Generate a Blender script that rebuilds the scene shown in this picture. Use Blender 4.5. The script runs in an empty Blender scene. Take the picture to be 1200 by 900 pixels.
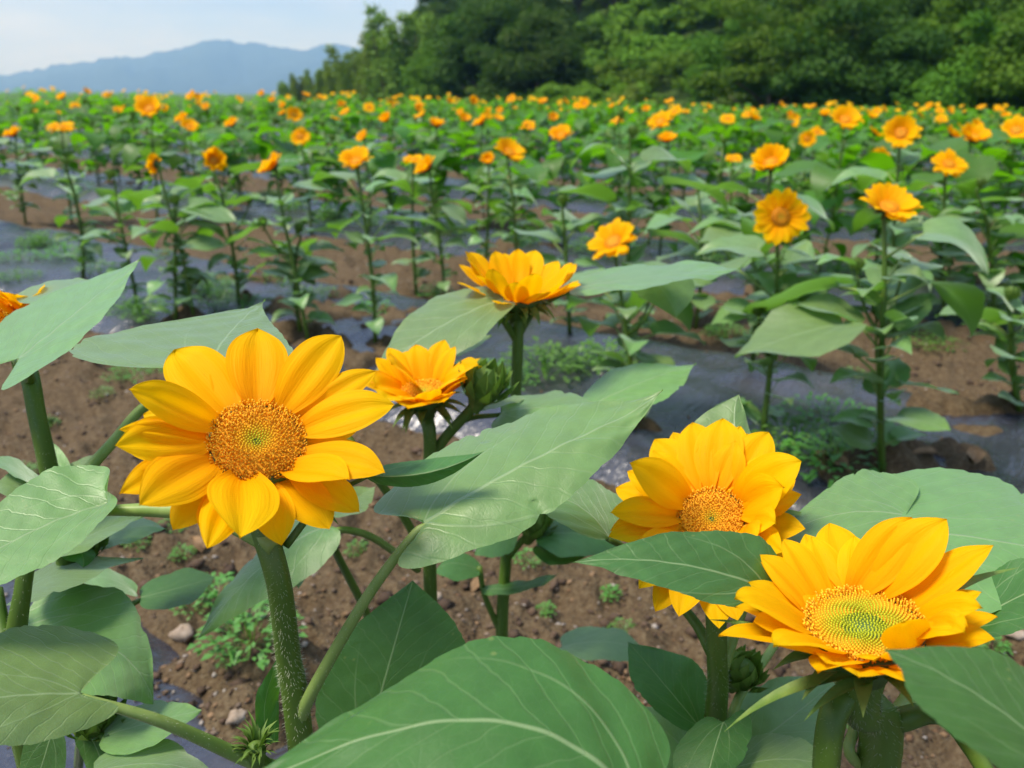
import bpy, math, random
import numpy as np
from mathutils import Vector, Matrix

# ------------------------------------------------------------------ camera
W_, H_ = 1200.0, 900.0
FPX = 924.0
CAMZ = 0.90
HOR = 112.0
TH = math.atan((H_ / 2 - HOR) / FPX)
ROLL = math.radians(0.55)
sc = bpy.context.scene
col = sc.collection
cam_d = bpy.data.cameras.new('camera')
cam = bpy.data.objects.new('camera', cam_d)
col.objects.link(cam)
sc.camera = cam
cam_d.sensor_width = 36
cam_d.lens = 36 * FPX / W_
cam_d.clip_start = 0.02
cam_d.clip_end = 60000
cam.location = (0, 0, CAMZ)
cam.matrix_world = (Matrix.Translation((0, 0, CAMZ)) @ Matrix.Rotation(math.pi / 2 - TH, 4, 'X')
                    @ Matrix.Rotation(ROLL, 4, 'Z'))
CM = cam.matrix_world.copy()
cam_d.dof.use_dof = True
cam_d.dof.focus_distance = 0.43
cam_d.dof.aperture_fstop = 10.5
cam_d.dof.aperture_blades = 0

# ------------------------------------------------------------------ light
SUN_EL, SUN_AZ = math.radians(62), math.radians(-105)
world = bpy.data.worlds.new('World')
sc.world = world
world.use_nodes = True
nt = world.node_tree
nt.nodes.clear()
wo = nt.nodes.new('ShaderNodeOutputWorld')
bg = nt.nodes.new('ShaderNodeBackground')
sky = nt.nodes.new('ShaderNodeTexSky')
sky.sky_type = 'NISHITA'
sky.sun_disc = False
sky.sun_elevation = SUN_EL
sky.sun_rotation = SUN_AZ
sky.air_density = 1.0
sky.dust_density = 1.5
sky.ozone_density = 2.0
tc = nt.nodes.new('ShaderNodeTexCoord')
mp = nt.nodes.new('ShaderNodeMapping')
mp.inputs['Scale'].default_value = (1.0, 1.0, 4.0)
nz = nt.nodes.new('ShaderNodeTexNoise')
nz.inputs['Scale'].default_value = 2.2
nz.inputs['Detail'].default_value = 5
nz.inputs['Roughness'].default_value = 0.45
rm = nt.nodes.new('ShaderNodeMapRange')
rm.inputs['From Min'].default_value = 0.25
rm.inputs['From Max'].default_value = 0.75
rm.inputs['To Min'].default_value = 0.72
rm.inputs['To Max'].default_value = 0.96
mx = nt.nodes.new('ShaderNodeMix')
mx.data_type = 'RGBA'
cl = nt.nodes.new('ShaderNodeMix')                       # thin cloud sheet, whiter and bluer parts
cl.data_type = 'RGBA'
cl.inputs[6].default_value = (1.75, 2.9, 5.9, 1)
cl.inputs[7].default_value = (3.7, 4.4, 6.1, 1)
nz2 = nt.nodes.new('ShaderNodeTexNoise')
nz2.inputs['Scale'].default_value = 3.4
nz2.inputs['Detail'].default_value = 6
nz2.inputs['Roughness'].default_value = 0.5
rm2 = nt.nodes.new('ShaderNodeMapRange')
rm2.inputs['From Min'].default_value = 0.36
rm2.inputs['From Max'].default_value = 0.66
nt.links.new(mp.outputs[0], nz2.inputs['Vector'])
nt.links.new(nz2.outputs['Fac'], rm2.inputs['Value'])
nt.links.new(rm2.outputs[0], cl.inputs[0])
nt.links.new(cl.outputs[2], mx.inputs[7])
nt.links.new(tc.outputs['Generated'], mp.inputs['Vector'])
nt.links.new(mp.outputs[0], nz.inputs['Vector'])
nt.links.new(nz.outputs['Fac'], rm.inputs['Value'])
nt.links.new(rm.outputs[0], mx.inputs[0])
nt.links.new(sky.outputs[0], mx.inputs[6])
nt.links.new(mx.outputs[2], bg.inputs['Color'])
nt.links.new(bg.outputs[0], wo.inputs['Surface'])
bg.inputs['Strength'].default_value = 0.14
sun_d = bpy.data.lights.new('sun', 'SUN')
sun_d.energy = 4.2
sun_d.angle = math.radians(18)
sun_d.color = (1.0, 0.95, 0.87)
sun = bpy.data.objects.new('sun', sun_d)
col.objects.link(sun)
sdir = Vector((math.sin(SUN_AZ) * math.cos(SUN_EL), math.cos(SUN_AZ) * math.cos(SUN_EL), math.sin(SUN_EL)))
sun.rotation_euler = sdir.to_track_quat('Z', 'Y').to_euler()
sc.view_settings.view_transform = 'Standard'
sc.view_settings.look = 'None'
sc.view_settings.gamma = 1
sc.view_settings.use_curve_mapping = False
sc.view_settings.exposure = 0.6
sc.cycles.max_bounces = 8
sc.cycles.transmission_bounces = 6
sc.cycles.diffuse_bounces = 3
sc.cycles.glossy_bounces = 2
sc.cycles.volume_bounces = 0
sc.cycles.transparent_max_bounces = 6
sc.cycles.caustics_reflective = False
sc.cycles.caustics_refractive = False
sc.cycles.use_denoising = True

R = random.Random(7)


def ray(px, py):
    v = Vector(((px - W_ / 2) / FPX, -(py - H_ / 2) / FPX, -1.0))
    return (CM.to_3x3() @ v)


def P(px, py, d):
    return Vector((0, 0, CAMZ)) + ray(px, py) * d


# ------------------------------------------------------------------ ground shape
NX, NY = 0.552, 0.834           # across the rows
PITCH, N0, HALF = 2.06, 0.06, 0.56


def _hash(ix, iy, seed):
    h = (ix.astype(np.int64) * 374761393 + iy.astype(np.int64) * 668265263 + seed * 974711) & 0x7fffffff
    h = ((h ^ (h >> 13)) * 1274126177) & 0x7fffffff
    return ((h ^ (h >> 16)) & 0xffff) / 65535.0


def vnoise(x, y, seed=0):
    ix, iy = np.floor(x), np.floor(y)
    fx, fy = x - ix, y - iy
    fx = fx * fx * (3 - 2 * fx)
    fy = fy * fy * (3 - 2 * fy)
    a = _hash(ix, iy, seed); b = _hash(ix + 1, iy, seed)
    c = _hash(ix, iy + 1, seed); d = _hash(ix + 1, iy + 1, seed)
    return (a * (1 - fx) + b * fx) * (1 - fy) + (c * (1 - fx) + d * fx) * fy


def sstep(a, b, x):
    t = np.clip((x - a) / (b - a), 0, 1)
    return t * t * (3 - 2 * t)


def across(x, y):
    n = x * NX + y * NY
    return (n - N0 + PITCH / 2) % PITCH - PITCH / 2


# forest edge line, hill behind it
EA, EB = np.array([-40.0, 118.0]), np.array([34.0, 14.0])
ED = (EB - EA) / np.linalg.norm(EB - EA)
EN = np.array([-ED[1], ED[0]])
if EN[0] < 0:
    EN = -EN


def edge_off(x, y):
    return (x - EA[0]) * EN[0] + (y - EA[1]) * EN[1]


def terrain(x, y):
    r = np.hypot(x, y)
    o = edge_off(x, y)
    z = .013 * np.clip(r - 6, 0, 18) * (.58 - .42 * np.tanh((x - 1) / 7))
    z = z - 1.6 * sstep(23.5, 38, r)            # the terrace ends in a bank
    along = (x - EA[0]) * ED[0] + (y - EA[1]) * ED[1]
    hill = sstep(0, 70, o) * 42 * sstep(-30, 25, along)
    hill = hill * (1 - sstep(120, 400, o))
    return z + hill


def bed(a):
    return 0.07 * sstep(0.60, 0.40, np.abs(a))


FEET = []
for _px, _py in [(1035, 553), (893, 515), (745, 498), (440, 402), (522, 350), (362, 402), (280, 355), (227, 370), (162, 360), (97, 326), (206, 374), (352, 385),
                 (610, 352), (738, 400), (488, 345), (1196, 480), (1110, 520), (1150, 505), (820, 470), (100, 345), (330, 365)]:
    _r = ray(_px, _py)
    _t = (CAMZ - .075) / -_r.z
    FEET.append((_r.x * _t, _r.y * _t))


def soil_z(x, y):
    r = np.hypot(x, y)
    a = across(x, y)
    aa = np.abs(a)
    fade = np.clip(1.3 - r / 45, 0, 1)
    inb = sstep(0.62, 0.50, aa)
    clod = (vnoise(x * 7, y * 7, 1) - .5) * .040 + (vnoise(x * 21, y * 21, 2) - .5) * .036 \
        + (vnoise(x * 55, y * 55, 3) - .5) * .018
    edge = np.exp(-((aa - .60) / .085) ** 2) * (.030 + .03 * (vnoise(x * 2.3, y * 2.3, 5) - .4))
    tear = .115 * np.exp(-(((x + .42) / .11) ** 2 + ((y - 1.02) / .07) ** 2)) \
        + .085 * np.exp(-(((x + .36) / .07) ** 2 + ((y - .90) / .07) ** 2))
    lump = .05 * np.exp(-(((x + 1.55) / .5) ** 2 + ((y - 2.55) / .3) ** 2)) * (vnoise(x * 9, y * 9, 8) * 1.2)
    spill = np.zeros_like(x)
    for i_, (fx, fy) in enumerate(FEET):
        if x.size < 4 and (abs(float(x.flat[0]) - fx) > .3 or abs(float(y.flat[0]) - fy) > .3):
            continue
        spill = spill + .075 * (vnoise(x * 16, y * 16, 44) * .9 + .1) * np.exp(-(((x - fx) / (.055 + .02 * (i_ % 3))) ** 2 + ((y - fy) / (.05 + .02 * (i_ % 2))) ** 2))
    pn = vnoise(x * 2.4 + 3, y * 2.4, 41) * .65 + vnoise(x * 8, y * 8, 42) * .35
    spill = spill + .05 * sstep(.70, .78, pn) * (.4 + vnoise(x * 25, y * 25, 43))
    z = (1 - inb) * (clod + edge + lump) + inb * (-.02 + clod * .35 + spill) + tear
    z = z + bed(a) * .9
    z = np.where(r > 70, 0, z * fade)
    return z + terrain(x, y)


def sheet_z(x, y):
    a = across(x, y)
    w = (vnoise(x * 3.1 + y * 2, y * 3.3 - x, 11) - .5) * .026 + (vnoise(x * 9, y * 9, 12) - .5) * .014
    s = x * NY - y * NX
    w = w + (vnoise(s * 16 + 2 * vnoise(s * 3, a * 6, 15), a * 3, 14) - .5) * .014
    return bed(a) + .006 + w * sstep(.62, .45, np.abs(a)) + terrain(x, y) - .012 * sstep(.52, .6, np.abs(a))


def gz(x, y):
    X, Y = np.array([float(x)]), np.array([float(y)])
    a = abs(float(across(X, Y)[0]))
    return float(max(soil_z(X, Y)[0], sheet_z(X, Y)[0] if a < .56 and y < 24 else -9))


# ------------------------------------------------------------------ materials
def M_new(name):
    m = bpy.data.materials.new(name)
    m.use_nodes = True
    m.node_tree.nodes.clear()
    return m, m.node_tree, (lambda t: m.node_tree.nodes.new('ShaderNode' + t)), m.node_tree.links.new


def mathn(N, L, op, a, b=None, clamp=False):
    n = N('Math')
    n.operation = op
    n.use_clamp = clamp
    for i, v in ((0, a), (1, b)):
        if v is None:
            continue
        if isinstance(v, (int, float)):
            n.inputs[i].default_value = v
        else:
            L(v, n.inputs[i])
    return n.outputs[0]


def mixc(N, L, fac, a, b, mode='MIX'):
    n = N('Mix')
    n.data_type = 'RGBA'
    n.blend_type = mode
    for i, v in ((0, fac), (6, a), (7, b)):
        if isinstance(v, (int, float)):
            n.inputs[i].default_value = v
        elif isinstance(v, tuple):
            n.inputs[i].default_value = v + (1,) if len(v) == 3 else v
        else:
            L(v, n.inputs[i])
    return n.outputs[2]


def ramp(N, L, fac, stops):
    n = N('ValToRGB')
    e = n.color_ramp.elements
    while len(e) < len(stops):
        e.new(0.5)
    for q, (p, c) in zip(e, stops):
        q.position = p
        q.color = c + (1,)
    L(fac, n.inputs[0])
    return n.outputs[0]


def noise(N, L, scale, detail=3, rough=.5, vec=None):
    n = N('TexNoise')
    n.inputs['Scale'].default_value = scale
    n.inputs['Detail'].default_value = detail
    n.inputs['Roughness'].default_value = rough
    if vec is not None:
        L(vec, n.inputs['Vector'])
    return n.outputs['Fac']


def leaf_material(name, top, under, trans, veins=True, rough=.46, sheen=.25, tw=.30, spec=.5):
    m, t, N, L = M_new(name)
    out = N('OutputMaterial')
    uv = N('UVMap'); uv.uv_map = 'UVMap'
    sep = N('SeparateXYZ'); L(uv.outputs[0], sep.inputs[0])
    x = mathn(N, L, 'ABSOLUTE', sep.outputs[0]); y = sep.outputs[1]
    oi = N('ObjectInfo')
    geo = N('NewGeometry')
    tco = N('TexCoord')
    blot = noise(N, L, 9, 4, .6, uv.outputs[0])
    fine = noise(N, L, 70, 3, .6, uv.outputs[0])
    c = mixc(N, L, blot, tuple(v * .68 for v in top), tuple(v * 1.32 for v in top))
    hs = N('HueSaturation')
    L(mathn(N, L, 'ADD', mathn(N, L, 'MULTIPLY', oi.outputs['Random'], .035), .483), hs.inputs['Hue'])
    L(mathn(N, L, 'ADD', mathn(N, L, 'MULTIPLY', oi.outputs['Random'], .4), .82), hs.inputs['Value'])
    L(c, hs.inputs['Color'])
    c = hs.outputs[0]
    bump_h = mathn(N, L, 'ADD', mathn(N, L, 'MULTIPLY', fine, .45), mathn(N, L, 'MULTIPLY', noise(N, L, 260, 2, .6, uv.outputs[0]), .25))
    if veins:
        # midrib, two strong side nerves, faint pinnate veins
        def line(dist, w0, w1):
            r = N('MapRange'); r.interpolation_type = 'SMOOTHSTEP'
            r.inputs['From Min'].default_value = w0; r.inputs['From Max'].default_value = w1
            r.inputs['To Min'].default_value = 1; r.inputs['To Max'].default_value = 0
            L(dist, r.inputs['Value'])
            return r.outputs[0]
        mid = line(mathn(N, L, 'ADD', x, mathn(N, L, 'MULTIPLY', y, .006)), .0045, .011)
        xs = mathn(N, L, 'MULTIPLY', mathn(N, L, 'SUBTRACT', 1.0, mathn(N, L, 'POWER', 2.718, mathn(N, L, 'MULTIPLY', y, -3.6))), .245)
        side = mathn(N, L, 'MULTIPLY', line(mathn(N, L, 'ABSOLUTE', mathn(N, L, 'SUBTRACT', x, xs)), .002, .0075),
                     mathn(N, L, 'SUBTRACT', 1.0, mathn(N, L, 'MULTIPLY', y, 1.5), True))
        wob = mathn(N, L, 'MULTIPLY', mathn(N, L, 'SUBTRACT', noise(N, L, 6, 2, .5, uv.outputs[0]), .5), .10)
        tt = mathn(N, L, 'ADD', mathn(N, L, 'SUBTRACT', y, mathn(N, L, 'MULTIPLY', mathn(N, L, 'POWER', x, .85), .95)), wob)
        fr = mathn(N, L, 'ABSOLUTE', mathn(N, L, 'SUBTRACT', mathn(N, L, 'FRACT', mathn(N, L, 'MULTIPLY', tt, 8.5)), .5))
        pin = line(fr, .015, .07)
        vo = N('TexVoronoi'); vo.feature = 'DISTANCE_TO_EDGE'; vo.inputs['Scale'].default_value = 26
        L(uv.outputs[0], vo.inputs['Vector'])
        net = line(vo.outputs['Distance'], .0, .09)
        v1 = mathn(N, L, 'MAXIMUM', mid, mathn(N, L, 'MULTIPLY', side, .75))
        v2 = mathn(N, L, 'MAXIMUM', mathn(N, L, 'MULTIPLY', pin, .17), mathn(N, L, 'MULTIPLY', net, .04))
        vein = mathn(N, L, 'MAXIMUM', v1, v2)
        c = mixc(N, L, mathn(N, L, 'MULTIPLY', vein, .75), c, (.27, .38, .17))
        # pale feeding specks and brown flecks
        sp = N('TexVoronoi'); sp.inputs['Scale'].default_value = 15; sp.inputs['Randomness'].default_value = 1
        L(uv.outputs[0], sp.inputs['Vector'])
        speck = mathn(N, L, 'MULTIPLY', line(sp.outputs['Distance'], .03, .20),
                      mathn(N, L, 'GREATER_THAN', noise(N, L, 5, 2, .5, uv.outputs[0]), .60))
        c = mixc(N, L, mathn(N, L, 'MULTIPLY', speck, .35), c, (.30, .34, .10))
        bump_h = mathn(N, L, 'ADD', bump_h, mathn(N, L, 'ADD', mathn(N, L, 'MULTIPLY', v1, .9),
                       mathn(N, L, 'ADD', mathn(N, L, 'MULTIPLY', pin, -.55), mathn(N, L, 'MULTIPLY', net, -.10))))
    c = mixc(N, L, geo.outputs['Backfacing'], c, under)
    b = N('Bump'); b.inputs['Strength'].default_value = .30; b.inputs['Distance'].default_value = .0011
    L(bump_h, b.inputs['Height'])
    p = N('BsdfPrincipled')
    L(c, p.inputs['Base Color'])
    p.inputs['Roughness'].default_value = rough
    p.inputs['Specular IOR Level'].default_value = spec
    p.inputs['Sheen Weight'].default_value = sheen
    p.inputs['Sheen Roughness'].default_value = .38
    p.inputs['Sheen Tint'].default_value = (.87, 1, .85, 1)
    L(b.outputs[0], p.inputs['Normal'])
    tr = N('BsdfTranslucent'); tr.inputs[0].default_value = trans + (1,)
    mxs = N('MixShader'); mxs.inputs[0].default_value = tw
    L(p.outputs[0], mxs.inputs[1]); L(tr.outputs[0], mxs.inputs[2])
    L(mxs.outputs[0], out.inputs['Surface'])
    return m


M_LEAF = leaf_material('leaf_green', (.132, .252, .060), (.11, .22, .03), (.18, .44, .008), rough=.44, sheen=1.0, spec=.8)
M_LEAFS = leaf_material('leaf_shaded_green', (.048, .128, .022), (.105, .215, .030), (.17, .42, .012), rough=.5, sheen=.18, spec=.45)  # darker leaf green: duller light at the close leaves' angle is in the colour
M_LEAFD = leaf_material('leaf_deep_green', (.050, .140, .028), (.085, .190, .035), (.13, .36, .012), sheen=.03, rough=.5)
M_LEAFM = leaf_material('leaf_field', (.068, .172, .016), (.085, .21, .012), (.16, .48, .003), veins=False, sheen=.12, rough=.5, tw=.42)
M_WEED = leaf_material('weed_green', (.085, .215, .035), (.09, .21, .04), (.16, .42, .02), veins=False, sheen=.05)


def petal_material():
    m, t, N, L = M_new('petal_yellow')
    out = N('OutputMaterial')
    uv = N('UVMap'); uv.uv_map = 'UVMap'
    sep = N('SeparateXYZ'); L(uv.outputs[0], sep.inputs[0])
    oi = N('ObjectInfo')
    c = ramp(N, L, sep.outputs[1], [(0.0, (.90, .35, .001)), (.22, (.95, .48, .001)), (.8, (.96, .555, .002)), (1.0, (.96, .58, .004))])
    mpn = N('Mapping'); mpn.inputs['Scale'].default_value = (11, .9, 1); L(uv.outputs[0], mpn.inputs[0])
    st = noise(N, L, 1.6, 3, .6, mpn.outputs[0])
    c = mixc(N, L, mathn(N, L, 'MULTIPLY', st, .36), c, (.90, .42, .001))
    hs = N('HueSaturation')
    L(mathn(N, L, 'ADD', mathn(N, L, 'MULTIPLY', oi.outputs['Random'], .012), .494), hs.inputs['Hue'])
    L(c, hs.inputs['Color'])
    b = N('Bump'); b.inputs['Strength'].default_value = .5; b.inputs['Distance'].default_value = .0012
    L(st, b.inputs['Height'])
    p = N('BsdfPrincipled')
    L(hs.outputs[0], p.inputs['Base Color'])
    p.inputs['Roughness'].default_value = .55
    p.inputs['Specular IOR Level'].default_value = .07
    L(b.outputs[0], p.inputs['Normal'])
    tr = N('BsdfTranslucent'); L(hs.outputs[0], tr.inputs[0])
    mxs = N('MixShader'); mxs.inputs[0].default_value = .50
    L(p.outputs[0], mxs.inputs[1]); L(tr.outputs[0], mxs.inputs[2])
    L(mxs.outputs[0], out.inputs['Surface'])
    return m


M_PETAL = petal_material()


def simple(name, c1, c2, scale=8, rough=.6, spec=.4, bump=.2, bd=.002, coord='Object', detail=4, stretch=None, trans=None, tw=.2, bscale=None):
    m, t, N, L = M_new(name)
    out = N('OutputMaterial')
    tco = N('TexCoord')
    v = tco.outputs[coord]
    if stretch:
        mpn = N('Mapping'); mpn.inputs['Scale'].default_value = stretch; L(v, mpn.inputs[0]); v = mpn.outputs[0]
    f = noise(N, L, scale, detail, .6, v)
    r = N('MapRange'); r.inputs['From Min'].default_value = .3; r.inputs['From Max'].default_value = .7
    L(f, r.inputs['Value'])
    c = mixc(N, L, r.outputs[0], c1, c2)
    p = N('BsdfPrincipled')
    L(c, p.inputs['Base Color'])
    p.inputs['Roughness'].default_value = rough
    p.inputs['Specular IOR Level'].default_value = spec
    b = N('Bump'); b.inputs['Strength'].default_value = bump; b.inputs['Distance'].default_value = bd
    L(noise(N, L, bscale or scale * 3, 4, .6, v), b.inputs['Height'])
    L(b.outputs[0], p.inputs['Normal'])
    if trans:
        tr = N('BsdfTranslucent'); tr.inputs[0].default_value = trans + (1,)
        mxs = N('MixShader'); mxs.inputs[0].default_value = tw
        L(p.outputs[0], mxs.inputs[1]); L(tr.outputs[0], mxs.inputs[2])
        L(mxs.outputs[0], out.inputs['Surface'])
    else:
        L(p.outputs[0], out.inputs['Surface'])
    return m


M_STEM = simple('stem_green', (.042, .095, .008), (.090, .155, .018), 60, .5, .4, .3, .0008, stretch=(1, 1, .06))
M_PETI = simple('petiole_green', (.14, .23, .04), (.23, .31, .085), 60, .5, .4, .3, .0006, stretch=(1, 1, .15))
M_HAIR = simple('stem_hair', (.50, .55, .38), (.6, .62, .5), 20, .6, .3, 0, .0001, trans=(.6, .65, .5), tw=.5)
M_BRACT = simple('bract_green', (.07, .15, .02), (.16, .24, .05), 120, .55, .3, .3, .0005, trans=(.15, .3, .02))
M_CALYX = simple('calyx_green', (.035, .075, .012), (.07, .12, .025), 150, .6, .3, .4, .001)


def vcol_material(name, rough=.65):
    m, t, N, L = M_new(name)
    out = N('OutputMaterial')
    a = N('Attribute'); a.attribute_name = 'Col'
    p = N('BsdfPrincipled')
    L(a.outputs['Color'], p.inputs['Base Color'])
    p.inputs['Roughness'].default_value = rough
    p.inputs['Specular IOR Level'].default_value = .25
    L(p.outputs[0], out.inputs['Surface'])
    return m


M_FLORET = vcol_material('floret')
M_DISC = simple('disc_base', (.60, .25, .008), (.72, .33, .012), 300, .8, .2, .5, .001)


def soil_material():
    m, t, N, L = M_new('soil')
    out = N('OutputMaterial')
    tco = N('TexCoord'); v = tco.outputs['Object']
    a = noise(N, L, 1.3, 4, .6, v); b_ = noise(N, L, 13, 5, .65, v); c_ = noise(N, L, 85, 4, .7, v)
    c = ramp(N, L, a, [(.3, (0.062, 0.040, 0.021)), (.5, (0.089, 0.060, 0.031)), (.7, (0.111, 0.078, 0.043))])
    c = mixc(N, L, .55, c, ramp(N, L, b_, [(.3, (0.046, 0.029, 0.015)), (.55, (0.095, 0.064, 0.033)), (.75, (0.135, 0.103, 0.060))]))
    c = mixc(N, L, .5, c, ramp(N, L, c_, [(.32, (0.027, 0.016, 0.009)), (.5, (0.089, 0.060, 0.031)), (.68, (0.167, 0.131, 0.078))]))
    vo = N('TexVoronoi'); vo.inputs['Scale'].default_value = 120; L(v, vo.inputs['Vector'])
    g = N('MapRange'); g.inputs['From Min'].default_value = .1; g.inputs['From Max'].default_value = .45
    g.inputs['To Min'].default_value = 1; g.inputs['To Max'].default_value = 0
    L(vo.outputs['Distance'], g.inputs['Value'])
    # grassy land beyond the field and on the hill
    sep = N('SeparateXYZ'); L(v, sep.inputs[0])
    gr = ramp(N, L, noise(N, L, .35, 6, .7, v), [(.3, (.035, .075, .014)), (.7, (.085, .145, .028))])
    zf = N('MapRange'); zf.inputs['From Min'].default_value = 24; zf.inputs['From Max'].default_value = 26
    ln = N('VectorMath'); ln.operation = 'LENGTH'; L(v, ln.inputs[0]); L(ln.outputs['Value'], zf.inputs['Value'])
    c = mixc(N, L, zf.outputs[0], c, gr)
    p = N('BsdfPrincipled'); L(c, p.inputs['Base Color'])
    p.inputs['Roughness'].default_value = .92; p.inputs['Specular IOR Level'].default_value = .2
    h = mathn(N, L, 'ADD', mathn(N, L, 'MULTIPLY', b_, .8), mathn(N, L, 'ADD', mathn(N, L, 'MULTIPLY', c_, .45), mathn(N, L, 'MULTIPLY', g.outputs[0], .25)))
    b = N('Bump'); b.inputs['Strength'].default_value = .9; b.inputs['Distance'].default_value = .012
    L(h, b.inputs['Height']); L(b.outputs[0], p.inputs['Normal'])
    L(p.outputs[0], out.inputs['Surface'])
    return m


def mulch_material():
    m, t, N, L = M_new('plastic_mulch')
    out = N('OutputMaterial')
    tco = N('TexCoord'); v = tco.outputs['Object']
    d = noise(N, L, 3.5, 6, .7, v)
    r = N('MapRange'); r.inputs['From Min'].default_value = .48; r.inputs['From Max'].default_value = .80
    r.inputs['To Max'].default_value = .85
    L(d, r.inputs['Value'])
    dust = mathn(N, L, 'MULTIPLY', r.outputs[0], noise(N, L, 60, 4, .7, v))
    c = mixc(N, L, dust, (.026, .028, .040), (.10, .075, .055))
    p = N('BsdfPrincipled'); L(c, p.inputs['Base Color'])
    L(mathn(N, L, 'ADD', mathn(N, L, 'MULTIPLY', d, .3), .12), p.inputs['Roughness'])
    p.inputs['Specular IOR Level'].default_value = 1.0
    mpn = N('Mapping'); mpn.inputs['Scale'].default_value = (1, 1, 1); mpn.inputs['Rotation'].default_value = (0, 0, math.radians(33.5))
    L(v, mpn.inputs[0])
    m2 = N('Mapping'); m2.inputs['Scale'].default_value = (26, 5, 5); L(mpn.outputs[0], m2.inputs[0])
    w = noise(N, L, 1, 4, .6, m2.outputs[0])
    b = N('Bump'); b.inputs['Strength'].default_value = .8; b.inputs['Distance'].default_value = .016
    L(mathn(N, L, 'ADD', w, mathn(N, L, 'MULTIPLY', noise(N, L, 45, 3, .5, v), .25)), b.inputs['Height'])
    L(b.outputs[0], p.inputs['Normal'])
    L(p.outputs[0], out.inputs['Surface'])
    return m


M_SOIL = soil_material()
M_MULCH = mulch_material()
M_STONE = simple('stone', (.20, .145, .10), (.38, .31, .24), 30, .85, .3, .4, .003)
M_BARK = simple('bark', (.05, .038, .028), (.11, .09, .07), 8, .9, .2, .6, .02, stretch=(1, 1, .3))


def crown_material(name, c1, c2, trans, tw=.25):
    m, t, N, L = M_new(name)
    out = N('OutputMaterial')
    oi = N('ObjectInfo'); tco = N('TexCoord')
    f = noise(N, L, 1.1, 4, .6, tco.outputs['Object'])
    r = N('MapRange'); r.inputs['From Min'].default_value = .35; r.inputs['From Max'].default_value = .65
    L(f, r.inputs['Value'])
    c = mixc(N, L, r.outputs[0], c1, c2)
    hs = N('HueSaturation')
    L(mathn(N, L, 'ADD', mathn(N, L, 'MULTIPLY', oi.outputs['Random'], .03), .485), hs.inputs['Hue'])
    L(mathn(N, L, 'ADD', mathn(N, L, 'MULTIPLY', oi.outputs['Random'], .45), .78), hs.inputs['Value'])
    L(c, hs.inputs['Color'])
    p = N('BsdfPrincipled'); L(hs.outputs[0], p.inputs['Base Color'])
    p.inputs['Roughness'].default_value = .6; p.inputs['Specular IOR Level'].default_value = .1
    tr = N('BsdfTranslucent'); tr.inputs[0].default_value = trans + (1,)
    mxs = N('MixShader'); mxs.inputs[0].default_value = tw
    L(p.outputs[0], mxs.inputs[1]); L(tr.outputs[0], mxs.inputs[2])
    L(mxs.outputs[0], out.inputs['Surface'])
    return m


M_CROWN_D = crown_material('crown_dark', (.024, .064, .008), (.052, .112, .012), (.07, .17, .008))
M_CROWN_M = crown_material('crown_mid', (.044, .108, .008), (.092, .185, .013), (.115, .27, .010))
M_CROWN_B = crown_material('crown_bamboo', (.115, .205, .026), (.180, .265, .042), (.23, .37, .03))
M_CROWN_S = crown_material('crown_shrub', (.078, .175, .012), (.140, .255, .022), (.18, .36, .016))
M_HILL = simple('mountain_forest', (.016, .034, .024), (.030, .055, .034), .004, .9, .1, .3, 20, detail=8)


# ------------------------------------------------------------------ mesh helpers
def mesh_from(name, V, Fc, mats, uv=None, smooth=True, mat_idx=None, colr=None):
    me = bpy.data.meshes.new(name)
    V = np.asarray(V, dtype=np.float32).reshape(-1, 3)
    if isinstance(Fc, np.ndarray):
        nf, k = Fc.shape
        me.vertices.add(len(V)); me.vertices.foreach_set('co', V.ravel())
        me.loops.add(nf * k); me.loops.foreach_set('vertex_index', Fc.astype(np.int32).ravel())
        me.polygons.add(nf); me.polygons.foreach_set('loop_start', np.arange(0, nf * k, k, dtype=np.int32))
        me.update(calc_edges=True)
    else:
        me.from_pydata([tuple(v) for v in V.tolist()], [], Fc)
    for m in (mats if isinstance(mats, (list, tuple)) else [mats]):
        me.materials.append(m)
    if smooth:
        me.polygons.foreach_set('use_smooth', np.ones(len(me.polygons), dtype=bool))
    if mat_idx is not None:
        me.polygons.foreach_set('material_index', np.asarray(mat_idx, dtype=np.int32))
    if uv is not None:
        l = me.uv_layers.new(name='UVMap')
        vi = np.empty(len(me.loops), dtype=np.int32); me.loops.foreach_get('vertex_index', vi)
        l.data.foreach_set('uv', np.asarray(uv, dtype=np.float32)[vi].ravel())
    if colr is not None:
        ca = me.color_attributes.new('Col', 'FLOAT_COLOR', 'POINT')
        c4 = np.ones((len(V), 4), dtype=np.float32); c4[:, :3] = colr
        ca.data.foreach_set('color', c4.ravel())
    me.update()
    return me


def obj(name, me, parent=None, loc=None, kind=None):
    o = bpy.data.objects.new(name, me)
    col.objects.link(o)
    if parent is not None:
        o.parent = parent
    if loc is not None:
        o.location = loc
    if kind:
        o['kind'] = kind
    return o


def thing(name, label, cat, loc, group=None):
    o = bpy.data.objects.new(name, None)
    o.empty_display_size = .05
    col.objects.link(o)
    o.location = loc
    o['label'] = label
    o['category'] = cat
    if group:
        o['group'] = group
    return o


def grid_faces(nu, nv):
    i = np.arange(nu - 1)[:, None] * nv + np.arange(nv - 1)[None, :]
    i = i.ravel()
    return np.stack([i, i + 1, i + nv + 1, i + nv], 1)


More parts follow.
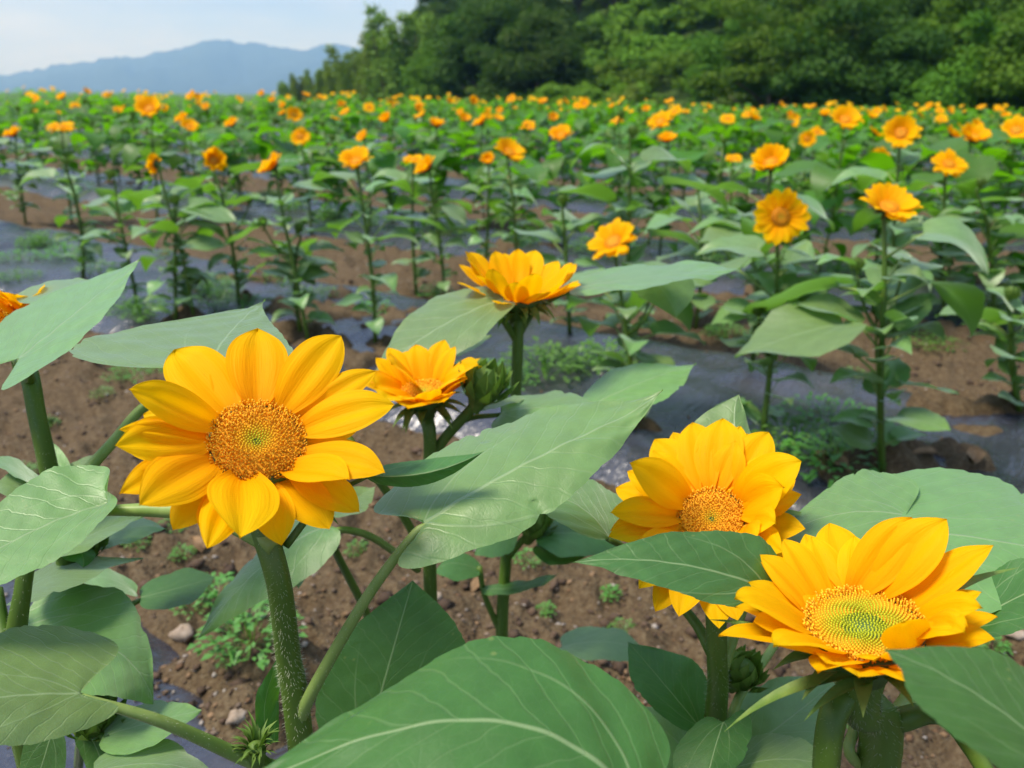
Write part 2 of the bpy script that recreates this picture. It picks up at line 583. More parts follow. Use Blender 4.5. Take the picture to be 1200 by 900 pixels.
def catmull(pts, n):
    pts = [Vector(p) for p in pts]
    if len(pts) == 2:
        return [pts[0].lerp(pts[1], i / (n - 1)) for i in range(n)]
    q = [pts[0] * 2 - pts[1]] + pts + [pts[-1] * 2 - pts[-2]]
    out = []
    m = len(pts) - 1
    for i in range(n):
        t = i / (n - 1) * m
        k = min(int(t), m - 1)
        t -= k
        a, b, c, d = q[k], q[k + 1], q[k + 2], q[k + 3]
        out.append(.5 * ((2 * b) + (c - a) * t + (2 * a - 5 * b + 4 * c - d) * t * t + (3 * b - a - 3 * c + d) * t ** 3))
    return out


def tube(pts, radii, n=24, sides=10, ridge=0.0):
    C = catmull(pts, n)
    V = []
    prev = None
    for i, c in enumerate(C):
        t = (C[min(i + 1, n - 1)] - C[max(i - 1, 0)]).normalized()
        if prev is None:
            a = t.orthogonal().normalized()
        else:
            a = (prev - t * prev.dot(t)).normalized()
        prev = a
        b = t.cross(a)
        u = i / (n - 1) * (len(radii) - 1)
        k = min(int(u), len(radii) - 2)
        r = radii[k] + (radii[k + 1] - radii[k]) * (u - k)
        for s in range(sides):
            an = 2 * math.pi * s / sides
            rr = r * (1 + ridge * math.cos(an * 4 + .4))
            V.append(c + a * (math.cos(an) * rr) + b * (math.sin(an) * rr))
    F = []
    for i in range(n - 1):
        for s in range(sides):
            s2 = (s + 1) % sides
            F.append((i * sides + s, i * sides + s2, (i + 1) * sides + s2, (i + 1) * sides + s))
    F.append(tuple(range(sides))[::-1])
    F.append(tuple((n - 1) * sides + s for s in range(sides)))
    return V, F, C


def stem_obj(name, parent, pts, radii, origin, n=24, sides=10, mat=None, ridge=.05, hairs=0, hl=.0022):
    V, F, C = tube([Vector(p) - origin for p in pts], radii, n, sides, ridge)
    o = obj(name, mesh_from(name, [tuple(v) for v in V], F, mat or M_STEM), parent)
    if hairs:
        hv, hf = [], []
        rr = random.Random(hairs)
        for _ in range(hairs):
            i = rr.randrange(n - 1); s = rr.randrange(sides); t = rr.random(); w = rr.random()
            s2 = (s + 1) % sides
            p = V[i * sides + s].lerp(V[(i + 1) * sides + s], t).lerp(V[i * sides + s2].lerp(V[(i + 1) * sides + s2], t), w)
            c = C[i].lerp(C[i + 1], t)
            nrm = (p - c).normalized()
            ax = (C[i + 1] - C[i]).normalized()
            d = (nrm + Vector((rr.uniform(-.4, .4), rr.uniform(-.4, .4), rr.uniform(-.4, .2)))).normalized() * hl * rr.uniform(.5, 1.3)
            k = len(hv)
            sd = ax.cross(nrm).normalized() * .00009
            hv += [p - sd, p + sd, p + d]
            hf.append((k, k + 1, k + 2))
        obj('stem_hairs', mesh_from('stem_hairs', [tuple(v) for v in hv], hf, M_HAIR, smooth=False), parent, kind='stuff')
    return o


def leaf_w(u, um, te=1.12):
    """half width, peak 1 at um, rounded base, pointed tip"""
    a = np.where(u < um, np.power(np.clip(np.sin(np.clip(u / um, 0, 1) * math.pi / 2), 0, 1), .55),
                 np.power(np.clip(np.cos(np.clip((u - um) / (1 - um), 0, 1) * math.pi / 2), 0, 1), te))
    return np.clip(a, .0, 1)


def hero_leaf(parent, origin, B, Mm, T, Lp, Rp, um=.35, nu=72, nv=31, mat=None, lobe=.16, wave=.012, droop=.0, seed=0, name='leaf', bite=True, label=None, tipcurl=0.0, lobe_up=0.0, te=1.12):
    """leaf blade through five points: base, midrib at um, tip and the two margins at um"""
    B, Mm, T, Lp, Rp = [np.array(P(*p)) for p in (B, Mm, T, Lp, Rp)]
    L = np.linalg.norm(Mm - B) + np.linalg.norm(T - Mm)
    u = np.linspace(0, 1, nu) ** 1.05
    v = np.linspace(-1, 1, nv)
    # quadratic through B, M(um), T
    c = (Mm - B * (1 - um) ** 2 - T * um ** 2) / (2 * um * (1 - um))
    U, Vv = np.meshgrid(u, v, indexing='ij')
    rng = random.Random(seed)
    w = leaf_w(U, um, te)
    lv, rv = Lp - Mm, Rp - Mm
    ax = (T - B) / np.linalg.norm(T - B)
    nrm = np.cross(rv / np.linalg.norm(rv) - lv / np.linalg.norm(lv), ax)
    nrm /= np.linalg.norm(nrm)
    if nrm[2] < 0 and abs(nrm[2]) > .3:
        pass
    wd = .5 * (np.linalg.norm(lv) + np.linalg.norm(rv))
    # margin teeth and bites
    ph = rng.random() * 9
    tooth = 1 + .016 * (2 * ((U * 15 + ph) % 1.0) - 1) * (np.abs(Vv) > .92) * (U > .12) + .016 * np.sin(U * 13 + ph * 2 + (Vv > 0) * 2) * (np.abs(Vv) > .75)
    if bite:
        for _ in range(2):
            bu, bs, bw = rng.uniform(.35, .85), rng.choice((-1, 1)), rng.uniform(.01, .025)
            tooth = tooth - .10 * np.exp(-((U - bu) / bw) ** 2) * (np.sign(Vv) == bs) * (np.abs(Vv) > .7)
    av = np.abs(Vv) * w * tooth
    mid = (1 - U)[..., None] ** 2 * B + (2 * U * (1 - U))[..., None] * c + (U ** 2)[..., None] * T
    off = np.where((Vv < 0)[..., None], lv, rv) * av[..., None]
    # heart lobes push backwards
    back = -lobe * 1.15 * L * (np.abs(Vv) ** 1.3) * (U / .075) * np.exp(1 - U / .075)
    pt = mid + off + back[..., None] * ax
    z = wave * L * (np.sin(U * 9 + ph + Vv * 1.4) * np.abs(Vv) ** 2 + .7 * np.sin(U * 17 + ph * 3 - Vv * 2) * np.abs(Vv) ** 3)
    z = z - droop * L * (Vv * w) ** 2 + .003 * L * np.sin(np.abs(Vv) * 7.5 - U * 30 + .6 * np.sin(ph)) * (.3 + np.abs(Vv)) + .002 * L * np.sin(U * 41 + ph) * np.sin(Vv * 9 + ph)
    z = z + tipcurl * L * np.clip((U - .8) / .2, 0, 1) ** 2 + lobe_up * L * np.abs(Vv) * np.exp(-(U / .2))
    sgn = 1 if nrm[2] > 0 else -1
    pt = pt + (z * sgn)[..., None] * nrm
    lx = np.where(Vv < 0, -np.linalg.norm(lv), np.linalg.norm(rv)) * av / L
    ly = U + back / L
    uvc = np.stack([lx.ravel(), ly.ravel()], 1)
    Fc = grid_faces(nu, nv)
    if sgn > 0:
        Fc = Fc[:, ::-1]
    # orientation: upper side is where the face normal points up
    q = pt.reshape(-1, 3)
    f0 = Fc[(nu // 2) * (nv - 1) + nv // 2]
    fn = np.cross(q[f0[1]] - q[f0[0]], q[f0[2]] - q[f0[0]])
    if np.dot(fn, nrm * sgn) < 0:
        Fc = Fc[:, ::-1]
    me = mesh_from(name, q - np.array(origin), np.ascontiguousarray(Fc), mat or M_LEAF, uv=uvc)
    o = obj(name, me, parent)
    if label:
        o['label'] = label
    return o


def petal_geo(base, tip, nrm, width, bow=.06, cup=.18, ridge=.018, nu=14, nv=9, twist=0.0, point=.8):
    base, tip, nrm = np.array(base), np.array(tip), np.array(nrm)
    d = tip - base
    L = np.linalg.norm(d)
    t = d / L
    n = nrm - t * np.dot(nrm, t)
    n /= np.linalg.norm(n)
    s = np.cross(t, n)
    u = np.linspace(0, 1, nu)
    v = np.linspace(-1, 1, nv)
    U, Vv = np.meshgrid(u, v, indexing='ij')
    w = np.where(U < .5, .40 + .60 * np.sin(U / .5 * math.pi / 2), np.power(np.clip(1 - ((U - .5) / .5) ** 2.5, 0, 1), point)) * width / 2
    tw = twist * (U - .2)
    z = bow * L * np.sin(U * math.pi * .9) + cup * (width / 2) * (Vv ** 2) * (1 - .6 * U) - ridge * L * np.cos(Vv * math.pi * 2.0) * np.sin(U * math.pi * .92 + .1) - .05 * L * np.clip(U - .8, 0, 1) / .2
    sx = Vv * w
    pt = base + d * U[..., None] + s * (sx * np.cos(tw))[..., None] + n * (z + sx * np.sin(tw))[..., None]
    uvc = np.stack([Vv.ravel() * .5, U.ravel()], 1)
    return pt.reshape(-1, 3), grid_faces(nu, nv), uvc


def merge(parts):
    V, F, U = [], [], []
    k = 0
    for v, f, u in parts:
        V.append(v); F.append(f + k); U.append(u)
        k += len(v)
    return np.concatenate(V), np.concatenate(F), np.concatenate(U)


def bract_geo(base, tip, nrm, width, bow=.1):
    base, tip, nrm = np.array(base), np.array(tip), np.array(nrm)
    d = tip - base
    L = np.linalg.norm(d); t = d / L
    n = nrm - t * np.dot(nrm, t); n /= np.linalg.norm(n)
    s = np.cross(t, n)
    nu, nv = 10, 5
    U, Vv = np.meshgrid(np.linspace(0, 1, nu), np.linspace(-1, 1, nv), indexing='ij')
    w = (1 - U) ** .8 * (.75 + .5 * np.sin(U * 3)) * width / 2
    z = bow * L * np.sin(U * math.pi) + .25 * width * Vv ** 2 * (1 - U) - .10 * L * U ** 3
    pt = base + d * U[..., None] + s * (Vv * w)[..., None] + n * z[..., None]
    return pt.reshape(-1, 3), grid_faces(nu, nv), np.stack([Vv.ravel() * .5, U.ravel()], 1)


def disc_florets(Rd, count, green=.35, open_from=.5, dome=.12, seed=1, fine=True):
    """phyllotaxis florets in local coordinates, +Z outward. Returns V, F, colours"""
    rng = random.Random(seed)
    V, F, Cc = [], [], []
    sides = 5 if fine else 3
    for i in range(count):
        q = math.sqrt((i + .5) / count)
        r = q * Rd
        a = i * 2.399963 + rng.gauss(0, .018) * (q > open_from - .05) / max(q, .15)
        r *= rng.uniform(.985, 1.015) if q > open_from - .05 else 1
        zc = dome * Rd * (math.cos(q * math.pi * .55)) * (1 if dome > 0 else 1) - .10 * Rd * math.exp(-(q / .3) ** 2)
        opened = 1 / (1 + math.exp(-(q - open_from) * 22))
        h = Rd * (.050 + .070 * opened * rng.uniform(.6, 1.25))
        sz = Rd * .95 / math.sqrt(count) * (1.12 - .25 * opened)
        tilt = Vector((math.cos(a), math.sin(a), 0)) * (.35 * q + opened * rng.uniform(-.3, .45))
        tilt += Vector((rng.uniform(-.2, .2), rng.uniform(-.2, .2), 0)) * opened
        ax = (Vector((0, 0, 1)) + tilt).normalized()
        e1 = ax.orthogonal().normalized(); e2 = ax.cross(e1)
        c = Vector((r * math.cos(a), r * math.sin(a), zc))
        k = len(V)
        g = 1 / (1 + math.exp((q - green) * 14))
        cg = Vector((.44, .49, .018)); co = Vector((.94, .45, .010)); cb = Vector((.76, .29, .004))
        rim = co * rng.uniform(.75, 1.25)
        if rng.random() < .45 * opened:
            rim = Vector((.93, .45, .018))
        top = cg * g * rng.uniform(.85, 1.15) + rim * (1 - g)
        low = cg * g * .85 + cb * (1 - g)
        flare = .62 if opened < .5 else .95
        for lev, (hh, rr, cc) in enumerate(((0, .95, low), (h * .75, .85, top * .85), (h, sz and flare, top))):
            for s in range(sides):
                an = s * 2 * math.pi / sides
                p = c + ax * hh + (e1 * math.cos(an) + e2 * math.sin(an)) * (sz * rr * .62)
                V.append(p); Cc.append(cc)
        V.append(c + ax * (h * (.62 if opened > .5 else 1.12))); Cc.append(top * (.7 if opened > .5 else 1.1))
        for lev in range(2):
            for s in range(sides):
                s2 = (s + 1) % sides
                F.append((k + lev * sides + s, k + lev * sides + s2, k + (lev + 1) * sides + s2, k + (lev + 1) * sides + s))
        for s in range(sides):
            F.append((k + 2 * sides + s, k + 2 * sides + (s + 1) % sides, k + 3 * sides))
    return V, F, Cc


def frame_from(n, up=Vector((0, 0, 1))):
    n = n.normalized()
    e1 = up.cross(n)
    if e1.length < 1e-3:
        e1 = Vector((1, 0, 0))
    e1.normalize()
    e2 = n.cross(e1)
    return Matrix((e1, e2, n)).transposed().to_4x4()


def lathe(profile, sides=20):
    V, F = [], []
    for r, z in profile:
        for s in range(sides):
            a = 2 * math.pi * s / sides
            V.append((r * math.cos(a), r * math.sin(a), z))
    for i in range(len(profile) - 1):
        for s in range(sides):
            s2 = (s + 1) % sides
            F.append((i * sides + s, i * sides + s2, (i + 1) * sides + s2, (i + 1) * sides + s))
    F.append(tuple(range(sides))[::-1])
    F.append(tuple((len(profile) - 1) * sides + s for s in range(sides)))
    return V, F


# ------------------------------------------------------------------ SETTING: ground
def build_ground():
    a1 = np.radians(np.linspace(-52, 52, 520))
    a2 = np.radians(np.linspace(52, 308, 64))[1:-1]
    ang = np.concatenate([a1, a2])
    r = [0.02, .15, .3, .42]
    while r[-1] < 6500:
        x = r[-1]
        r.append(x * (1.0105 if x < 4 else 1.018 if x < 12 else 1.035 if x < 70 else 1.10))
    r = np.array(r)
    Rr, A = np.meshgrid(r, ang, indexing='ij')
    X, Y = Rr * np.sin(A), Rr * np.cos(A)
    Z = soil_z(X, Y)
    V = np.stack([X, Y, Z], -1).reshape(-1, 3)
    nr, na = len(r), len(ang)
    i = np.arange(nr - 1)[:, None]; j = np.arange(na)[None, :]
    j2 = (j + 1) % na
    F = np.stack([(i * na + j), (i * na + j2), ((i + 1) * na + j2), ((i + 1) * na + j)], -1).reshape(-1, 4)[:, ::-1]
    o = obj('ground', mesh_from('ground', V, np.ascontiguousarray(F), M_SOIL), kind='structure')
    o['label'] = 'brown crumbly soil of the flower field and its furrows'


build_ground()


def strip_range(k):
    n = N0 + k * PITCH
    far = n / NY
    s0, s1 = -(n * 1.9 + 6), n * .55 + 4
    return n, s0, s1


def build_strip(k):
    n, s0, s1 = strip_range(k)
    ds = .025 if k < 2 else .05 if k < 4 else .12
    nacr = 41 if k < 2 else 25 if k < 4 else 13
    s = np.arange(max(s0, -26), s1, ds)
    a = np.linspace(-.60, .60, nacr)
    S, A = np.meshgrid(s, a, indexing='ij')
    Nn = n + A
    X = Nn * NX + S * NY
    Y = Nn * NY - S * NX
    Z = sheet_z(X, Y)
    V = np.stack([X, Y, Z], -1).reshape(-1, 3)
    F = grid_faces(len(s), nacr)
    q = F[0]
    if np.cross(V[q[1]] - V[q[0]], V[q[2]] - V[q[0]])[2] < 0:
        F = F[:, ::-1]
    # stop at the forest edge
    keep = (edge_off(V[F[:, 0], 0], V[F[:, 0], 1]) < -1) & (np.hypot(V[F[:, 0], 0], V[F[:, 0], 1]) < 24)
    F = F[keep]
    if len(F) == 0:
        return
    obj('plastic_mulch', mesh_from('plastic_mulch', V, np.ascontiguousarray(F), M_MULCH), kind='structure')


for k in range(0, 13):
    build_strip(k)


def pebbles():
    rng = np.random.default_rng(3)
    base = np.array([[1, 0, 0], [-1, 0, 0], [0, 1, 0], [0, -1, 0], [0, 0, 1], [0, 0, -1]], dtype=float)
    fc = np.array([[0, 2, 4], [2, 1, 4], [1, 3, 4], [3, 0, 4], [2, 0, 5], [1, 2, 5], [3, 1, 5], [0, 3, 5]])
    n = 26000
    r = .75 + 4.8 * rng.random(n) ** 1.9
    a = np.radians(rng.uniform(-48, 48, n))
    x, y = r * np.sin(a), r * np.cos(a)
    ac = np.abs(across(x, y))
    tear = ((x + .42) / .14) ** 2 + ((y - .98) / .14) ** 2 < 1
    keep = (ac > .56 + .05 * rng.random(n)) | tear | (rng.random(n) < .02)
    x, y = x[keep], y[keep]
    m = len(x)
    sz = .0018 + .0065 * rng.random(m) ** 3
    big = rng.random(m) < .05
    sz = np.where(big, rng.uniform(.008, .017, m), sz)
    z = np.maximum(soil_z(x, y), np.where(np.abs(across(x, y)) < .55, sheet_z(x, y), -9))
    sc3 = sz[:, None] * rng.uniform(.6, 1.3, (m, 3)) * np.array([1.2, 1, .7])
    rot = rng.uniform(0, 6.28, m)
    b = base[None] * sc3[:, None, :] * rng.uniform(.75, 1.2, (m, 6, 1))
    cx, sx = np.cos(rot)[:, None], np.sin(rot)[:, None]
    bx = b[..., 0] * cx - b[..., 1] * sx
    by = b[..., 0] * sx + b[..., 1] * cx
    V = np.stack([bx + x[:, None], by + y[:, None], b[..., 2] + z[:, None] + sz[:, None] * .25], -1).reshape(-1, 3)
    F = (fc[None] + (np.arange(m) * 6)[:, None, None]).reshape(-1, 3)
    pal = np.array([[.085, .055, .036], [.11, .075, .048], [.17, .125, .09], [.14, .08, .042], [.27, .235, .20], [.07, .044, .028], [.19, .12, .065]])
    cc = pal[rng.integers(0, 7, m)] * rng.uniform(.7, 1.2, (m, 1))
    cc = np.repeat(np.where(big[:, None], np.array([[.085, .055, .036]]) * rng.uniform(.6, 1.2, (m, 1)), cc), 6, axis=0)
    o = obj('gravel', mesh_from('gravel', V, F, vcol_material('pebble', .9), colr=cc), kind='stuff')
    o['label'] = 'loose gravel and clods on the furrow soil'


pebbles()


def stone(px, py, size, label, flat=.6, rz=0.0, asp=1.3):
    d = None
    rr = ray(px, py)
    # march to the ground
    t = (CAMZ - .2) / -rr.z
    while t < 30:
        p = Vector((0, 0, CAMZ)) + rr * t
        if p.z < gz(p.x, p.y):
            break
        t += .004
    rng = random.Random(int(px * 7 + py))
    V, F = [], []
    nu, nv = 8, 10
    for i in range(nu + 1):
        th = math.pi * i / nu
        for j in range(nv):
            ph = 2 * math.pi * j / nv
            q = 1 + .22 * math.sin(3 * ph + th * 2 + px) + rng.uniform(-.08, .08)
            V.append((size * asp * q * math.sin(th) * math.cos(ph), size * q * math.sin(th) * math.sin(ph), size * flat * q * math.cos(th)))
    for i in range(nu):
        for j in range(nv):
            j2 = (j + 1) % nv
            F.append((i * nv + j, (i + 1) * nv + j, (i + 1) * nv + j2, i * nv + j2))
    o = obj('stone', mesh_from('stone', V, F, M_STONE), None, (p.x, p.y, p.z + size * flat * .4))
    o.rotation_euler = (0, 0, rz)
    o['label'] = label; o['category'] = 'stone'
    return p


stone(540, 636, .016, 'long pale stone on the soil below the large centre leaf', .45, -.5, 2.4)
stone(1190, 744, .014, 'pale grey stone on the soil at the right edge', .6, .2)
stone(510, 700, .011, 'small beige stone right of the upright dark leaf', .7, .2)
stone(215, 745, .016, 'brown stone on the torn edge of the near plastic sheet', .8, .2)
stone(278, 842, .011, 'pale pebble on gravel left of the hairy main stem', .8, .9)
stone(530, 655, .009, 'small white stone beneath the long pale one', .6, .9)

# ------------------------------------------------------------------ mountains
def mountains():
    D = 5200.0
    prof = [(-700, 92), (-400, 80), (-200, 90), (-60, 96), (0, 87), (30, 84), (60, 77), (110, 70), (160, 66), (205, 57), (232, 46), (250, 44), (285, 50),
            (320, 53), (350, 57), (390, 52), (430, 54), (470, 60), (560, 66), (700, 62), (900, 70), (1200, 66), (1600, 80)]
    px = np.array([p[0] for p in prof], float); py = np.array([p[1] for p in prof], float)
    xs = np.linspace(-700, 1600, 460)
    hy = np.interp(xs, px, py)
    hor = HOR + (xs - 600) * math.tan(ROLL)
    top = np.maximum(np.tan(np.arctan((450 - hy) / FPX) - np.arctan((450 - hor) / FPX)) * D, 20)
    top = top * (1 + .10 * (vnoise(xs * .05, xs * 0, 31) - .5)) + 16 * (vnoise(xs * .16, xs * 0, 32) - .5) + 8 * (vnoise(xs * .5, xs * 0, 36) - .5)
    X0 = (xs - 600) / FPX * D / (math.cos(TH) + (450 - hy) / FPX * math.sin(TH))
    t = np.concatenate([np.linspace(0, 1, 40), np.linspace(1, 1.8, 10)[1:]])
    T, Xg = np.meshgrid(t, X0, indexing='ij')
    TP = np.broadcast_to(top, T.shape)
    up = np.where(T <= 1, np.power(np.clip(T, 0, 1), 1.25), 1 - (T - 1) ** 1.5)
    Y = D - 1500 * (1 - T)
    Z = TP * up
    spur = (vnoise(Xg / 260 + T * .6, T * 2.2, 33) - .5) + .5 * (vnoise(Xg / 110, T * 4, 34) - .5)
    Z = Z + spur * TP * .32 * np.sin(np.clip(T, 0, 1) * math.pi)
    Z = Z + 8 * (vnoise(Xg / 22, Y / 22, 35) - .5) * np.clip(T * 3, 0, 1) - 3 * (T < .01)
    V = np.stack([Xg * (.72 + .28 * T), Y, Z], -1).reshape(-1, 3)
    F = grid_faces(*T.shape)
    q = F[5]
    if np.cross(V[q[1]] - V[q[0]], V[q[2]] - V[q[0]])[2] < 0:
        F = F[:, ::-1]
    o = obj('mountains', mesh_from('mountains', V, np.ascontiguousarray(F), M_HILL), kind='structure')
    o['label'] = 'distant blue wooded mountain ridge on the horizon'


mountains()


# ------------------------------------------------------------------ trees
def leaf_cloud(rng, centres, radii, per, size, flat=.75, up=.35, shell=.55):
    """many small leaf quads spread through clumps"""
    n = len(centres) * per
    c = np.repeat(centres, per, axis=0)
    r = np.repeat(radii, per)
    d = rng.normal(size=(n, 3)); d /= np.linalg.norm(d, axis=1)[:, None]
    q = (shell + (1 - shell) * rng.random(n)) * np.where(rng.random(n) < .12, 1.2, 1)
    d[:, 2] = np.where(d[:, 2] < -.3, d[:, 2] * .5, d[:, 2])
    p = c + d * (r * q)[:, None] * np.array([1, 1, flat])
    nr = d + rng.normal(size=(n, 3)) * .55 + np.array([0, 0, up])
    nr /= np.linalg.norm(nr, axis=1)[:, None]
    t = np.cross(nr, rng.normal(size=(n, 3))); t /= np.linalg.norm(t, axis=1)[:, None]
    b = np.cross(nr, t)
    s = size * rng.uniform(.6, 1.4, n)[:, None]
    V = np.stack([p - t * s, p + b * s * .45 + nr * s * .1, p + t * s - nr * s * .25, p - b * s * .45 + nr * s * .1], 1).reshape(-1, 3)
    F = np.arange(n * 4).reshape(-1, 4)
    return V, F


def crown_mesh(name, seed, rx, rz, nclump, per, size, mat, layered=False):
    rng = np.random.default_rng(seed)
    # clumps over an ellipsoid, lower half open
    c = []
    rad = []
    while len(c) < nclump:
        d = rng.normal(size=3); d /= np.linalg.norm(d)
        if d[2] < -.55:
            continue
        q = rng.uniform(.55, 1.0)
        lump = 1 + .18 * math.sin(d[0] * 4 + seed) + .15 * math.cos(d[1] * 5 + seed * 2)
        p = d * q * lump * np.array([rx, rx, rz])
        if layered:
            p[2] = round(p[2] / (rz * .4)) * rz * .4 + rng.normal() * .12 * rz
        c.append(p)
        rad.append(rng.uniform(.22, .44) * rx)
    c = np.array(c); rad = np.array(rad)
    V, F = leaf_cloud(rng, c, rad, per, size, flat=.62 if layered else .75)
    return mesh_from(name, V, F, mat, smooth=False)


def trunk_mesh(name, seed, h, crown_r, base_r):
    rng = random.Random(seed)
    V, F = [], []

    def add(pts, rad, n=8, s=7):
        v, f, _ = tube(pts, rad, n, s)
        k = len(V)
        V.extend([tuple(q) for q in v])
        F.extend([tuple(i + k for i in q) for q in f])
    add([(0, 0, -.6), (rng.uniform(-.1, .1) * h, rng.uniform(-.1, .1) * h, h * .5), (0, 0, h)], [base_r, base_r * .75, base_r * .35])
    for i in range(7):
        a = i * 2.4 + rng.random()
        z0 = h * rng.uniform(.35, .8)
        e = crown_r * rng.uniform(.5, .85)
        add([(0, 0, z0), (math.cos(a) * e * .5, math.sin(a) * e * .5, z0 + e * .35), (math.cos(a) * e, math.sin(a) * e, z0 + e * .6)],
            [base_r * .45, base_r * .3, base_r * .1], 6, 5)
    return mesh_from(name, V, F, M_BARK)


CR = []
for i in range(5):
    CR.append((crown_mesh('crown', 40 + i, 2.6, 2.4, 44, 300, .12, (M_CROWN_D, M_CROWN_M)[i % 2], layered=(i in (2, 3))),
               trunk_mesh('trunk', 60 + i, 3.2, 2.6, .16)))
SHR = [crown_mesh('crown', 80 + i, 1.3, 1.0, 34, 150, .085, (M_CROWN_S, M_CROWN_D, M_CROWN_B)[i % 3]) for i in range(3)]
SHT = trunk_mesh('trunk', 91, .9, 1.1, .05)


def bamboo_mesh(seed):
    rng = np.random.default_rng(seed)
    cen, rad = [], []
    for i in range(11):
        x, y = rng.normal(size=2) * 1.0
        h = rng.uniform(4.2, 5.8)
        lean = rng.normal(size=2) * .45
        for k in range(11):
            t = .08 + .92 * k / 10
            cen.append([x + lean[0] * t * t + rng.normal() * .15, y + lean[1] * t * t + rng.normal() * .15, h * t - .6 * max(0, t - .8)])
            rad.append(.85 * (1.05 - .5 * t ** 2))
    v, f = leaf_cloud(rng, np.array(cen), np.array(rad), 120, .105, flat=.9, up=.25, shell=.35)
    return mesh_from('crown', v, f, M_CROWN_B, smooth=False)


BAM = [bamboo_mesh(5), bamboo_mesh(6)]


def culm_mesh():
    V, F = [], []
    rng = random.Random(9)
    for i in range(14):
        x, y = rng.gauss(0, .7), rng.gauss(0, .7)
        v, f, _ = tube([(x, y, -.5), (x * 1.1, y * 1.1, 2), (x * 1.4, y * 1.4, 4.2)], [.04, .035, .015], 6, 5)
        k = len(V); V.extend([tuple(q) for q in v]); F.extend([tuple(a + k for a in q) for q in f])
    return mesh_from('culms', V, F, M_BARK)


CUL = culm_mesh()


def plant_tree(px, dist, scale, kind, label, cat='tree', name='broadleaf_tree', sz=1.0, dz=0.0, group=None, rot=None):
    """stands on the terrain at a ground distance along the pixel column"""
    rr = ray(px, HOR + (px - 600) * math.tan(ROLL))
    h = Vector((rr.x, rr.y)).normalized() * dist
    z = float(terrain(np.array([h.x]), np.array([h.y]))[0])
    t = thing(name, label, cat, (h.x, h.y, z + dz), group)
    t.rotation_euler = (0, 0, rot if rot is not None else R.uniform(0, 6.28))
    t.scale = (scale, scale, scale * sz)
    if kind == 'bamboo':
        obj('crown', BAM[R.randrange(2)], t); obj('culms', CUL, t)
    elif isinstance(kind, str) and kind.startswith('shrub'):
        obj('crown', SHR[int(kind[-1])], t, (0, 0, .75)); obj('trunk', SHT, t)
    else:
        c, k = CR[kind]
        obj('crown', c, t, (0, 0, 3.4)); obj('trunk', k, t)
    return t


def forest_dist(px, off):
    """distance along a pixel column to the line lying off metres behind the forest edge"""
    rr = ray(px, HOR)
    d = Vector((rr.x, rr.y)).normalized()
    den = d.x * EN[0] + d.y * EN[1]
    return (off - ((0 - EA[0]) * EN[0] + (0 - EA[1]) * EN[1])) / den


side_words = {}
# front edge, left to right
for px, h, lab in [(336, 97, 'lowest bamboo clump at the left end of the wood'), (356, 89, 'short pale bamboo clump, second from the left end of the wood'),
                   (378, 80, 'feathery bamboo clump, third from the left end of the wood'), (400, 74, 'pale bamboo clump, fourth from the left end of the wood'),
                   (424, 60, 'tall pale bamboo clump where the ridge line meets the wood'), (452, 40, 'tall leaning bamboo clump beside the dark trees'),
                   (482, 14, 'pale bamboo clump standing before the dark tall trees')]:
    _d = forest_dist(px, 1.5)
    _rr = ray(px, h)
    _t = _d / math.hypot(_rr.x, _rr.y)
    _zb = float(terrain(np.array([_rr.x * _t]), np.array([_rr.y * _t]))[0])
    plant_tree(px, _d, (CAMZ + _rr.z * _t - _zb) / 5.4, 'bamboo', lab, 'bamboo', 'bamboo_clump')
front = [(535, 1, 1.5, 'mid green tree at the wood edge right of the bamboo'), (575, 0, 1.6, 'dark tree at the wood edge with its crown down to the flowers'),
         (630, 0, 1.5, 'dark green tree left of the bright shrub slope'),
         (900, 3, 1.35, 'broad layered tree, left half of the large round pair'), (985, 2, 1.35, 'large dark round tree left of the rightmost tree'),
         (1060, 0, 1.0, 'dark gap tree between the two round trees on the right'), (1150, 1, 1.05, 'rounded mid green tree at the right edge of the photo'),
         (1235, 1, 1.2, 'tree crown cut by the right edge')]
for px, k, s, lab in front:
    plant_tree(px, forest_dist(px, 1.5 if px < 1100 else .5), s, k, lab, dz=-1.0 if px > 650 else -1.4)
for px, k, s, o, lab in [(610, 'shrub1', 1.5, -1, 'dark shrub at the foot of the dark tree'), (660, 'shrub0', 1.9, 0, 'bright green shrub mound left of the grassy slope'),
                         (700, 'shrub0', 1.8, .5, 'second bright shrub mound under the wooded slope'), (735, 'shrub2', 1.5, 1.5, 'pale shrub left of the open grassy slope'),
                         (820, 'shrub1', 1.0, -.5, 'low dark shrub below the grassy slope'), (850, 'shrub0', 1.2, 0, 'shrub at the left foot of the layered tree'),
                         (1085, 'shrub1', .9, -.5, 'dark low shrub between the right hand trees'), (555, 'shrub2', 1.4, -.5, 'pale shrub before the dark trees'),
                         (480, 'shrub0', 1.2, -1, 'low shrub at the foot of the tall bamboo'), (425, 'shrub2', 1.1, -1, 'low pale shrub under the bamboo row'),
                         (945, 'shrub1', 1.0, -1, 'dark shrub under the large round trees'), (1190, 'shrub0', .8, -1, 'shrub below the rightmost rounded tree')]:
    plant_tree(px, forest_dist(px, o), s, k, lab, 'shrub', 'shrub')
